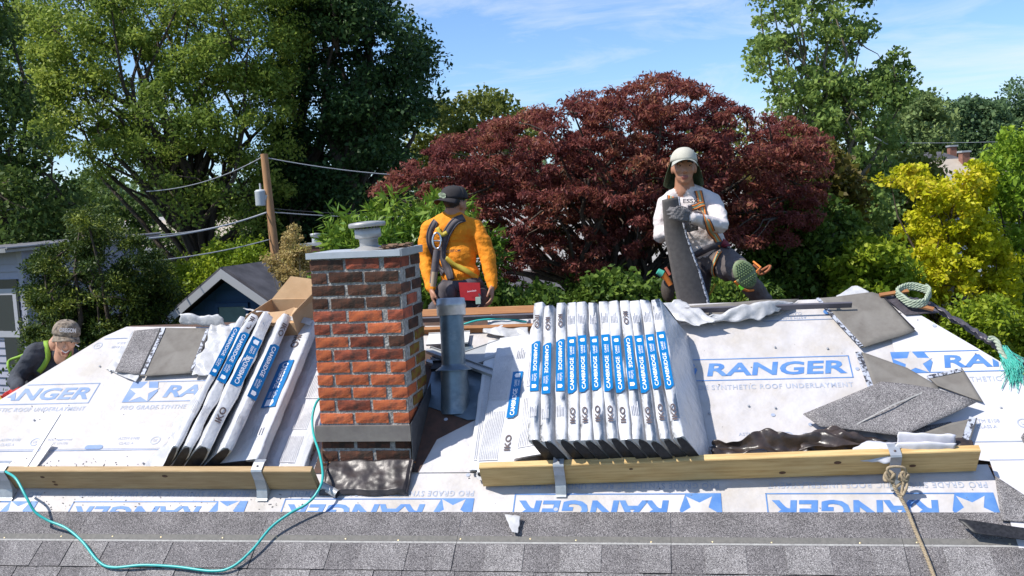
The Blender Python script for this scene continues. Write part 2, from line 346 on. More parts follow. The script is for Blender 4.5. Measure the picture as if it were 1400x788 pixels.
STAR = [(math.sin(i * math.pi / 5) * (1 if i % 2 == 0 else 0.42), math.cos(i * math.pi / 5) * (1 if i % 2 == 0 else 0.42)) for i in range(10)]
import bmesh
def clip(o):
    b_ = bmesh.new(); b_.from_mesh(o.data); d = 1 / math.hypot(1, k_)
    for c0, nn in (((RA, RT, 0), (-d, k_ * d, 0)), ((RB, RT, 0), (d, k_ * d, 0))):
        bmesh.ops.bisect_plane(b_, geom=b_.verts[:] + b_.edges[:] + b_.faces[:], plane_co=Vector(c0) - Vector(nn) * .01, plane_no=nn, clear_outer=True)
    b_.to_mesh(o.data); b_.free(); return o
def logo(parent, s0, s1, t0, t1, h, flip=False, only=None, ink=m_ink, base=m_paper):
    """framed word with the star block; s0..s1 along the roof, t0..t1 up the slope"""
    w, hh = s1 - s0, t1 - t0; T = Matrix.Translation((s0 + w / 2, t0 + hh / 2, h + .002))
    if flip: T = T @ Matrix.Rotation(math.pi, 4, 'Z')
    g = G(); b = .006
    x0, x1, y0, y1 = -w / 2, w / 2, -hh / 2, hh / 2
    for q in ((x0, y0, x1, y0 + b), (x0, y1 - b, x1, y1), (x0, y0, x0 + b, y1), (x1 - b, y0, x1, y1)):
        g.add([T @ Vector((q[0], q[1], 0)), T @ Vector((q[2], q[1], 0)), T @ Vector((q[2], q[3], 0)), T @ Vector((q[0], q[3], 0))], [(0, 1, 2, 3)])
    bw = .195
    U = Matrix.Translation((0, 0, .0008))
    g.add([T @ U @ Vector(p) for p in ((x0, y0, 0), (x0 + bw - .03, y0, 0), (x0 + bw, 0, 0), (x0 + bw - .03, y1, 0), (x0, y1, 0))], [(0, 1, 2, 3, 4)], 0)
    st = [T @ Vector((x0 + .102 + a * .098 * 1.05, -.003 + c * .094, .0016)) for a, c in STAR]
    ce = T @ Vector((x0 + .102, -.003, .0016))
    g.add([ce] + st, [(0, (i + 1) % 10 + 1, i + 1) for i in range(10)], 1)
    add_text(g, 'RANGER', w - bw - .075, hh * .60, T @ Matrix.Translation((bw / 2 + .012, 0, 0)), 0, shear=0.12, bold=0.028)
    return clip(part('printed_logo', g, [ink, base], parent))
def tagline(parent, sc, tc, w, h, flip=False, body='PRO GRADE SYNTHETIC ROOF UNDERLAYMENT', sz=.034, mat=None):
    T = Matrix.Translation((sc, tc, h + .002))
    if flip: T = T @ Matrix.Rotation(math.pi, 4, 'Z')
    g = G(); add_text(g, body, w, sz, T, 0, bold=0.006, spacing=1.15)
    return tag(clip(part('printed_line', g, mat or m_ink_l, parent)), kind='stuff')
for s0 in (-5.64, -4.43, -3.227, -2.037, -0.845, 0.351):
    logo(low, s0, s0 + (.992 if s0 != .351 else 1.0), 2.70, 2.885 + (.012 if s0 > -1 else -.03 if s0 < -2.5 else -.015), 0.0, True)
    tagline(low, s0 + .5, 2.942 if s0 > -1 else 2.90, .97, 0.0, True)
for s0 in (-4.475, -3.272, -2.07):
    logo(upp, s0, s0 + .985, 3.567, 3.735, .006, ink=m_ink_b); tagline(upp, s0 + .5, 3.525, .97, .006)
logo(upp, -.126, .864, 3.634, 3.80, .006); tagline(upp, .369, 3.585, .97, .006)
logo(rgt_s, 1.075, 2.06, 3.652, 3.81, .011, ink=m_ink); tagline(rgt_s, 1.57, 3.60, .97, .011)
def smallprint(parent, s, t, h, flip=False):
    g = G(); T = Matrix.Translation((s, t, h + .002)) @ (Matrix.Rotation(math.pi, 4, 'Z') if flip else Matrix())
    add_text(g, 'ASTM E108', .13, .02, T @ Matrix.Translation((0, .018, 0)), 0); add_text(g, 'CLASS A', .09, .02, T @ Matrix.Translation((0, -.018, 0)), 0)
    for r_ in (.030, .024):
        pts = [T @ Vector((.17 + r_ * math.cos(a), r_ * math.sin(a), 0)) for a in np.linspace(0, 2 * math.pi, 17)[:-1]]
        if r_ == .030: g.add(pts, [], 0); base = len(g.v) - 16
        else: g.add(pts, [], 0); [g.add([g.v[base + i], g.v[base + (i + 1) % 16], g.v[base + 16 + (i + 1) % 16], g.v[base + 16 + i]], [(0, 1, 2, 3)]) for i in range(16)]
    add_text(g, 'US', .022, .02, T @ Matrix.Translation((.17, 0, 0)), 0)
    add_text(g, 'ICC Approved', .15, .018, T @ Matrix.Translation((.32, .014, 0)), 0); add_text(g, 'TEST 171776', .13, .016, T @ Matrix.Translation((.32, -.014, 0)), 0)
    return tag(clip(part('printed_note', g, m_ink_l, parent)), kind='stuff')
for s, t, h, p in ((.32, 3.24, .006, upp), (-3.1, 3.27, .006, upp), (-3.85, 3.27, .006, upp), (1.42, 3.30, .011, rgt_s)): smallprint(p, s, t, h)
smallprint(upp, 0.62, 4.13, .006, True); smallprint(upp, -3.5, 4.07, .006, True)
g = G()
for s0, s1, t in ((-4.6, -1.95, 3.20), (0.16, .9, 3.155)):
    g.add([(s0, t, .009), (s1, t, .009), (s1, t + .004, .009), (s0, t + .004, .009)], [(0, 1, 2, 3)]); g.add([(s0, t + .012, .009), (s1, t + .012, .009), (s1, t + .014, .009), (s0, t + .014, .009)], [(0, 1, 2, 3)])
for s0, s1, t in ((.45, 1.0, 4.19), (.45, 1.0, 4.09), (-3.9, -3.3, 4.13)): g.add([(s0, t, .009), (s1, t, .009), (s1, t + .004, .009), (s0, t + .004, .009)], [(0, 1, 2, 3)])
tag(clip(part('printed_rule', g, m_ink_b, upp)), kind='stuff')
g = G(); g.add([(1.18, 3.185, .0135), (2.6, 3.185, .0135), (2.6, 3.191, .0135), (1.18, 3.191, .0135)], [(0, 1, 2, 3)])
g.add([(1.38, 3.075, .0135), (2.6, 3.075, .0135), (2.6, 3.079, .0135), (1.38, 3.079, .0135)], [(0, 1, 2, 3)]); tag(clip(part('printed_rule', g, m_ink_l, rgt_s)), kind='stuff')
def pill(parent, c, w, hh, h, mat):
    g = G(); pts = []
    for a in np.linspace(-90, 90, 7): pts.append((c[0] + w / 2 - hh / 2 + hh / 2 * math.cos(R(a)), c[1] + hh / 2 * math.sin(R(a)), h))
    for a in np.linspace(90, 270, 7): pts.append((c[0] - w / 2 + hh / 2 + hh / 2 * math.cos(R(a)), c[1] + hh / 2 * math.sin(R(a)), h))
    g.add(pts, [tuple(range(14))]); part('printed_pill', g, mat, parent)
q = rp(129, 613); pill(upp, (q.x, q.y), .11, .032, .009, m_ink_b)
for px, py in ((1131, 428), (178, 491)): q = rp(px, py); pill(upp, (q.x, q.y), .045, .045, .009, m_ink)
for px, py, pr, h in ((275, 560, upp, .009), (640, 650, low, .003), (1057, 569, upp, .009), (1172, 506, upp, .009), (1277, 448, rgt_s, .014), (1108, 582, upp, .009), (610, 575, upp, .009), (760, 697, low, .003)):
    q = rp(px, py); pill(pr, (q.x, q.y), .022, .022, h, m_ink_l)

# ---- laid shingles: courses up from the eave
def shingle_mesh(seed, w=1.0):
    rg = random.Random(seed); g = G()
    H = .337
    b0, b1, h0, h1 = .0095, .0135, .0012, .0042
    v = [(0, 0, b0), (w, 0, b0), (w, H, h0), (0, H, h0), (0, 0, b1), (w, 0, b1), (w, H, h1), (0, H, h1)]
    g.add(v, [(0, 3, 2, 1), (4, 5, 6, 7), (2, 3, 7, 6), (3, 0, 4, 7), (1, 2, 6, 5)], 1); g.add(v, [(0, 1, 5, 4)], 3)
    hz = lambda y: b1 + (h1 - b1) * y / H
    def strip(x0, x1, y0, y1, up, m, mside=3):
        a, b = hz(y0), hz(y1)
        g.add([(x0, y0, a + up), (x1, y0, a + up), (x1, y1, b + up), (x0, y1, b + up)], [(0, 1, 2, 3)], m)
        g.add([(x0, y0, a), (x1, y0, a), (x1, y1, b), (x0, y1, b), (x0, y0, a + up), (x1, y0, a + up), (x1, y1, b + up), (x0, y1, b + up)], [(0, 1, 5, 4), (1, 2, 6, 5), (3, 0, 4, 7), (2, 3, 7, 6)], mside)
    x = 0.0; tooth = rg.random() < .5
    while x < w - .002:
        d = rg.uniform(.12, .27) if tooth else rg.uniform(.07, .17)
        x1 = min(w, x + d)
        if w - x1 < .06: x1 = w
        if tooth: strip(x + .002, x1 - .002, 0.0, .146, .0032, rg.choice([0, 0, 2, 1]))
        x = x1; tooth = not tooth
    strip(0, w, .152, .162, .0010, 4, 4); strip(0, w, .164, .195, .0008, 5, 5)
    me = g.mesh('shingle', [m_gran, m_gran_d, m_gran_l, m_tar, m_line, m_band]); return me
SV = [shingle_mesh(i) for i in range(7)]; SHORT = shingle_mesh(91, .42)
TOPB = 2.449
def place_shingle(me, s, t):
    o = bpy.data.objects.new('shingle', me); link(o); o.parent = HS; o.location = (s, t, 0); MW[o.name] = ROOF; return o
for k in range(10):
    t = TOPB - .148 * k; off = (k * .37) % 1.0
    s = -5.1 - off - 0.35 * (k > 3)
    while s < 2.4 + .1 * k:
        place_shingle(random.choice(SV), s, t); s += 1.002
# little nail heads left in the top course
g = G()
for i in range(20):
    s = -4.4 + i * .30 + random.uniform(-.06, .06)
    g.lathe([(0.0001, .013), (.0045, .0128), (.005, .0118)], 8, Matrix.Translation((s, TOPB + .175 + random.uniform(-.008, .008), -.002)))
part('roofing_nails', g, M_('brass nail', (0.75, 0.6, 0.35), rough=0.3, metal=0.6), HS)['kind'] = 'stuff'

# cap nails and dirt specks on the paper
g = G(); rn = random.Random(5)
for i in range(44):
    t = rn.choice([3.12, 3.42, 3.86, 4.14]) + rn.uniform(-.03, .03); s = rn.uniform(-4.2, 1.7)
    if hipL(t) + .05 < s < hipR(t) - .05 and not (-2.0 < s < -.9): g.lathe([(.0001, .0150), (.006, .0146), (.0065, .012)], 8, Matrix.Translation((s, t, 0)))
part('cap_nails', g, M_('grey nail cap', (0.30, 0.31, 0.34), rough=.4), HS)['kind'] = 'stuff'
g = G()
for i in range(420):
    q = rn.random(); s, t = (rn.uniform(-4.1, -2.8), 3.04 + abs(rn.gauss(0, .05))) if q < .35 else (rn.uniform(-3.9, -1.9), 2.80 + abs(rn.gauss(0, .07))) if q < .6 else (rn.uniform(-4.0, 1.5), rn.uniform(2.8, 4.2))
    if hipL(t) + .05 < s < hipR(t) - .05:
        a = rn.uniform(0, 6.3); l = rn.uniform(.001, .0045); h = .0125 if s > 1.1 else .0075 if t > 3.03 else .0012
        g.box((-l, -l * .5, 0), (l, l * .5, l * .5), Matrix.Translation((s, t, h)) @ Matrix.Rotation(a, 4, 'Z'))
part('grit', g, m_gran_d, HS)['kind'] = 'stuff'
# ---- dark open deck beside the chimney
g = G(); g.prism([(-1.93, 3.03), (-1.36, 3.03), (-1.30, 3.25), (-1.06, 3.42), (-1.08, 3.62), (-1.30, 3.75), (-1.34, 3.95), (-1.93, 3.9)], .0075, .0085); part('exposed_decking', g, m_deck, HS)
# deck boards showing at the ridge between chimney and stack
g = G()
for (a, b, t0, t1, h0, h1) in ((-1.62, -.86, RT - .05, RT + .015, -.01, .02), (-1.66, -.80, RT - .20, RT - .175, 0.0, .045)):
    g2 = G(); g2.box((a, t0, h0), (b, t1, h1)); part('deck_board', g2, m_ply, HS)
g = G(); g.box((-1.34, RT - .14, 0.007), (-.84, RT - .12, .01)); 
# long dark bar standing just below the ridge
bar = thing('dark_strip', 'long thin dark strip on edge just below the ridge', 'strip', ROOF @ Matrix.Translation((0, RT - .135, 0)))
g = G(); g.box((-1.68, 0, .044), (.93, .004, .078)); g.box((-1.68, .004, .0755), (.93, .012, .0785))
part('strip', g, M_('dark strip', (0.11, 0.105, 0.125), (0.085, 0.08, 0.10), 12, rough=0.5), bar)
for s in (-1.55, -.75, 0.15, .85):
    g = G(); g.box((s, .001, 0.006), (s + .02, .006, .056)); part('clip', g, m_galv, bar)

# ================================================================ chimney
CHX, CHY, CHT = -1.888, 4.642, ZC - 0.207
CH = thing('chimney', 'weathered red brick chimney with sooty top and a round metal vent on its cap', 'chimney', Matrix.Translation((CHX, CHY, CHT - 17.5 * .0667)) @ Matrix.Rotation(R(0.4), 4, 'Y'))
CW, CD, BH, BP, BL, BW, J = .487, .385, .0567, .0667, .1815, .0875, .0115
def brick_mesh(w, d, h, seed, mat):
    rg = random.Random(seed); g = G(); nx, ny, nz = 5 if w > .1 else 3, 5 if d > .1 else 3, 3
    idx = {}; vs_ = []
    def vid(i, j, k):
        if (i, j, k) not in idx:
            e = sum((i in (0, nx), j in (0, ny), k in (0, nz))); sh = .0025 if e >= 2 else 0
            x, y, z = w * i / nx, d * j / ny, h * k / nz
            x += (sh if i == 0 else -sh if i == nx else 0); y += (sh if j == 0 else -sh if j == ny else 0); z += (sh if k == 0 else -sh if k == nz else 0)
            idx[(i, j, k)] = len(vs_); vs_.append((x + rg.uniform(-.0009, .0009) - (.004 if e == 3 and rg.random() < .3 else 0) * (1 if i else -1), y + rg.uniform(-.0009, .0009), z + rg.uniform(-.0016, .0016)))
        return idx[(i, j, k)]
    fs = []
    for i in range(nx):
        for j in range(ny):
            fs.append((vid(i, j, 0), vid(i, j + 1, 0), vid(i + 1, j + 1, 0), vid(i + 1, j, 0))); fs.append((vid(i, j, nz), vid(i + 1, j, nz), vid(i + 1, j + 1, nz), vid(i, j + 1, nz)))
    for i in range(nx):
        for k in range(nz):
            fs.append((vid(i, 0, k), vid(i + 1, 0, k), vid(i + 1, 0, k + 1), vid(i, 0, k + 1))); fs.append((vid(i, ny, k), vid(i, ny, k + 1), vid(i + 1, ny, k + 1), vid(i + 1, ny, k)))
    for j in range(ny):
        for k in range(nz):
            fs.append((vid(0, j, k), vid(0, j, k + 1), vid(0, j + 1, k + 1), vid(0, j + 1, k))); fs.append((vid(nx, j, k), vid(nx, j + 1, k), vid(nx, j + 1, k + 1), vid(nx, j, k + 1)))
    g.add(vs_, fs); return g.mesh('brick', mat)
BM = {}
def brick(x, y, z, along_x, mat, tint):
    key = (along_x, mat.name, tint)
    if key not in BM: BM[key] = brick_mesh(BL if along_x else BW, BW if along_x else BL + .0012, BH, hash((along_x, tint)) % 999, mat)
    o = bpy.data.objects.new('brick', BM[key]); link(o); o.parent = CH; MW[o.name] = MW[CH.name]
    o.location = (x + random.uniform(-.002, .002), y + random.uniform(-.002, .002), z + random.uniform(-.0015, .0015)); return o
NC = 17
FL = BL; HL = BW
for c in range(NC):                      # c counts down from the top
    z = (17.5 - c) * BP - BH - .004
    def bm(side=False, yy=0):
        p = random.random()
        if c > 13: m = m_brickd  # below the flashing the dark colour paints in the shadowed brown hole
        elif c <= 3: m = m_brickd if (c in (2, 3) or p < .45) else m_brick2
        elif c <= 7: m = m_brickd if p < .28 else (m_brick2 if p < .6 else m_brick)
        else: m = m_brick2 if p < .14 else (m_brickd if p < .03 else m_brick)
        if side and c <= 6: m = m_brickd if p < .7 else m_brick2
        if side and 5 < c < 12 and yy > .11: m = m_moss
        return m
    even = (c % 2 == 0)
    if even:
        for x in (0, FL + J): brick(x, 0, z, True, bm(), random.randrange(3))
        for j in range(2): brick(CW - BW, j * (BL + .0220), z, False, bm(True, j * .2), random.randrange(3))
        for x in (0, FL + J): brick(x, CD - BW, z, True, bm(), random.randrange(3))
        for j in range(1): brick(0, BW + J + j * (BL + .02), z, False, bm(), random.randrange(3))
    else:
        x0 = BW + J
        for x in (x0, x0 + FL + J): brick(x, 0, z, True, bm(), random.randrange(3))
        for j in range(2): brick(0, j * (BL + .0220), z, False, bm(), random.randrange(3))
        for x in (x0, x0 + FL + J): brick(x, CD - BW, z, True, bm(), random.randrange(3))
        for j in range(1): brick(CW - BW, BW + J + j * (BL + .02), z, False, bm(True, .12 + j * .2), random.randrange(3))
g = G()
def mort(u, v, fx):
    n = noise.noise(Vector((u * 40, v * 55, fx))) * .0022; return n
I = .0065; Hc = 17.5 * BP
for (ax, c0, L0) in (('y', I, CW), ('y', CD - I, CW), ('x', I, CD), ('x', CW - I, CD)):
    sg = 1 if c0 > .1 else -1
    def fn(u, v, ax=ax, c0=c0, sg=sg, L0=L0):
        a = I + u * (L0 - 2 * I); z = v * Hc; n = mort(u, v, c0 * 7) * (0 if u in (0, 1) else 1)
        return (a, c0 + sg * n, z) if ax == 'y' else (c0 + sg * n, a, z)
    g.grid(fn, 40, 100, smooth=False)
part('mortar_core', g, m_mortar, CH)
g = G(); z0 = Hc + .002
g.box((-.012, -.014, z0), (CW + .004, .004, z0 + .031)); g.box((-.012, .004, z0 + .022), (CW + .002, CD + .01, z0 + .029)); g.box((-.012, .004, z0), (-.008, CD + .01, z0 + .022)); g.box((-.012, CD + .006, z0), (CW + .002, CD + .01, z0 + .022))
part('chimney_cap', g, m_capmetal, CH)
g = G(); g.box((CW + .006, -.012, z0 - .002), (CW + .012, CD + .012, z0 + .036)); g.box((CW - .02, -.010, z0 + .033), (CW + .006, CD + .01, z0 + .036)); part('cap_edge', g, m_grey, CH)
# round vent on the cap
fx, fy = .262, .20; T = Matrix.Translation((fx, fy, z0 + .028)) @ Matrix.Rotation(R(-2.5), 4, 'Y')
g = G(); g.lathe([(.118, 0), (.112, .004), (.062, .016), (.050, .022)], 32, T); part('vent_cone', g, m_flue, CH)
g = G(); g.lathe([(.049, .02), (.049, .052), (.0505, .053), (.0505, .06), (.049, .062)], 32, T); part('vent_pipe', g, m_flue, CH)
g = G(); g.lathe([(.049, .060), (.068, .066), (.070, .069), (.0695, .112), (.067, .113)], 32, T); g.lathe([(.066, .112), (.050, .110), (0.001, .108)], 32, T); part('vent_collar', g, m_flue, CH)
g = G()
for k in range(18):
    a = k / 18 * 2 * math.pi; g.box((.0605, -.006, .112), (.063, .006, .13), T @ Matrix.Rotation(a, 4, 'Z'))
part('vent_slats', g, m_blackfilm, CH)
g = G(); g.lathe([(.094, .122), (.0975, .124), (.0985, .140), (.096, .143), (.093, .146), (.05, .151), (.0001, .153)], 36, T); g.lathe([(.096, .124), (.03, .128), (.0001, .128)], 36, T); part('vent_lid', g, m_flue, CH)
# flashing round the foot
g = G(); zf = Hc - 13 * BP - .006
g.box((-.02, -.018, zf - .078), (CW + .006, -.012, zf + .0)); g.box((-.018, -.017, zf), (CW + .002, .002, zf + .004))
part('apron_flashing', g, m_flash, CH)
g = G(); zb = RW(0, 3.12, 0).z - MW[CH.name].translation.z
def slopez(y): return (RW(0, 0, 0).z + (y + CHY - RW(0, 0, 0).y) * math.tan(SLOPE)) - MW[CH.name].translation.z
g.add([(CW + .012, -.018, slopez(-.018) - .02), (CW + .012, CD + .02, slopez(CD + .02) - .02), (CW + .012, CD + .02, slopez(CD) + .10), (CW + .012, -.018, zf + .012)], [(0, 1, 2, 3)])
g.add([(CW + .012, -.018, slopez(-.018) + .008), (CW + .11, -.018, slopez(-.018) + .008), (CW + .11, CD + .02, slopez(CD + .02) + .01), (CW + .012, CD + .02, slopez(CD + .02) + .01)], [(0, 1, 2, 3)])
o = solid(part('step_flashing', g, M_('dark step flashing', (0.05, 0.055, 0.065), (0.08, 0.085, 0.095), 20, rough=0.55, metal=0.2), CH), .003)
# debris on the cap
g = G()
for k in range(46):
    a = random.uniform(0, 6.3); T2 = Matrix.Translation((random.uniform(.36, .475), random.uniform(.10, .34), z0 + .032 + random.uniform(0, .022))) @ Matrix.Rotation(a, 4, 'Z') @ Matrix.Rotation(random.uniform(-.5, .5), 4, 'X')
    l = random.uniform(.01, .045); g.box((-l, -.008, -.003), (l, .008, .003), T2)
deb = thing('leaf_litter', 'small brown pile of dead leaves and bark on the chimney cap beside the vent', 'debris', MW[CH.name] @ Matrix.Translation((.42, .2, z0 + .03)))
part('litter', g, M_('bark litter', (0.09, 0.05, 0.03), (0.2, 0.12, 0.07), 40, rough=0.9), deb).matrix_parent_inverse = Matrix.Translation((-.42, -.2, -z0 - .03))

# foil-faced membrane lapped below the chimney
mem = thing('roofing_membrane', 'crumpled shiny black roofing membrane lying on the roof below the chimney', 'membrane', ROOF @ Matrix.Translation((-1.62, 2.98, 0)))
def fn(u, v):
    x = -.235 + u * .47; y = -.095 + v * .20
    e = min(u, 1 - u, v, 1 - v)
    n = noise.noise(Vector((x * 14, y * 14, 1))) * .014 + noise.noise(Vector((x * 40, y * 40, 4))) * .002
    return (x + noise.noise(Vector((y * 9, 3, 1))) * .012, y + noise.noise(Vector((x * 9, 3, 7))) * .012, .022 + n + (.012 if e > .04 else 0) - .014 * (v < .04) + .02 * v)
g = G(); g.grid(fn, 70, 34); solid(part('membrane', g, m_bitumen, mem), .003)
g = G(); g.box((-.23, .092, .03), (.24, .10, .036)); part('torn_edge', g, m_ply, mem)

# ================================================================ tall zinc vent pipe
q = rp(623, 552); vb = RW(q.x, q.y, 0.0)
VP = thing('vent_pipe', 'tall weathered zinc vent pipe with storm collar, standing right of the brick chimney', 'pipe', Matrix.Translation(vb))
top = P(616, 408, (vb - CAM).dot(fwd) + .03) - vb
ax = top.normalized(); Lp = top.length
Tz = ax.to_track_quat('Z', 'Y').to_matrix().to_4x4()
g = G(); g.lathe([(.066, .10), (.066, Lp - .09)], 36, Tz); g.box((.0, -.0665, .2), (.008, -.062, Lp - .1), Tz); part('pipe', g, m_pipe, VP)
g = G(); g.lathe([(.074, Lp - .095), (.080, Lp - .092), (.080, Lp - .05), (.083, Lp - .048), (.083, Lp - .03), (.080, Lp - .026), (.078, Lp - .004), (.074, Lp), (.070, Lp - .004), (.066, Lp - .05), (.0001, Lp - .06)], 40, Tz); part('pipe_collar', g, m_galv, VP)
zc = .19
g = G(); g.lathe([(.067, zc + .028), (.069, zc + .018), (.100, zc - .002), (.104, zc - .006), (.100, zc - .008), (.066, zc + .002)], 40, Tz); part('storm_collar', g, m_pipe, VP)
g = G(); g.lathe([(.075, zc - .006), (.077, .10), (.082, .0), (.092, -.05)], 36, Tz); part('flashing_cone', g, m_pipe, VP)
g = G(); cs = [rp(579, 556), rp(640, 577), rp(668, 575), rp(690, 520), rp(640, 470), rp(598, 485)]
g.prism([(c.x, c.y) for c in cs], .012, .015, ROOF); part('flashing_plate', g, m_pipe, VP, world=True)

# ================================================================ boards and roof brackets
def board(name, label, s0, t0, s1, t1, mat, h=.145):
    d = Vector((s1 - s0, t1 - t0)); a = math.atan2(d.y, d.x); Ln = d.length
    T = ROOF @ Matrix.Translation((s0, t0, .014)) @ Matrix.Rotation(a, 4, 'Z')
    o = thing(name, label, 'board', T); g = G(); b = .004
    prof = [(b, 0), (.038 - b, 0), (.038, b), (.038, h - b), (.038 - b, h), (b, h), (0, h - b), (0, b)]
    n = len(prof); g.add([(0, y, z) for y, z in prof] + [(Ln, y, z) for y, z in prof], [tuple(range(n)), tuple(range(2 * n - 1, n - 1, -1))] + [(i, n + i, n + (i + 1) % n, (i + 1) % n) for i in range(n)])
    part('plank', g, mat, o)
    for k in range(4):
        g = G(); x = random.uniform(.1, Ln - .1); z = random.uniform(.03, h - .03); r = random.uniform(.006, .012)
        g.add([(x + r * 1.6 * math.cos(t), -.0012, z + r * math.sin(t)) for t in np.linspace(0, 6.283, 11)[:-1]], [tuple(range(10))])
        part('knot', g, m_knot, o)
    return o
a, b = rp(-6, 668, .014), rp(435, 670, .014)
board('lumber_plank', 'dull brown timber plank on edge below the left stack of bundles', a.x, a.y, b.x, b.y, m_wood_old)
a, b = rp(661, 666, .014), rp(1334, 645, .014)
board('lumber_plank', 'pale yellow timber plank on edge below the row of upright bundles', a.x, a.y, b.x, b.y, m_wood)
PT = [(px, rp(px, 0)) for px in ()]
def bracket(px, py, label, wide=.058, rot=0.0):
    q = rp(px, py, .014)
    o = thing('roof_bracket', label, 'bracket', ROOF @ Matrix.Translation((q.x, q.y, .0)) @ Matrix.Rotation(rot, 4, 'Z'), 'steel roof brackets holding the planks')
    prof = [(.072, .158), (.046, .166), (-.004, .166), (-.010, .160), (-.014, .10), (-.030, .045), (-.062, .010), (-.075, .008)]
    g = G(); th = .003; w = wide / 2
    v = []; 
    for (y, z) in prof: v += [(-w, y, z), (w, y, z)]
    g.add(v, [(2 * i, 2 * i + 1, 2 * i + 3, 2 * i + 2) for i in range(len(prof) - 1)])
    solid(part('strap', g, m_galv, o), th, 0)
    g = G(); g.prism([(-.014, .10), (-.030, .045), (-.062, .010), (-.01, .008), (-.008, .10)], w - .004, w - .001, Matrix(((0, 0, 1, 0), (1, 0, 0, 0), (0, 1, 0, 0), (0, 0, 0, 1)))); part('side_flange', g, m_galv, o)
    g = G(); g.box((-.012, -.06, .0075), (.012, .55, .0105)); part('nailing_arm', g, m_galv, o)
    g = G(); g.lathe([(.006, 0), (.006, .003), (.0001, .004)], 8, Matrix.Translation((0, .02, .167))); part('bolt', g, m_print, o)
    return o
bracket(15, 668, 'bracket at the far left end of the brown plank', .085)
bracket(363, 668, 'bracket near the right end of the brown plank below the left stack')
bracket(768, 662, 'bracket gripping the yellow plank below the first upright bundles', .052)
BR4 = bracket(1220, 651, 'bracket with a knotted rope tied to it on the yellow plank', .05, .05)

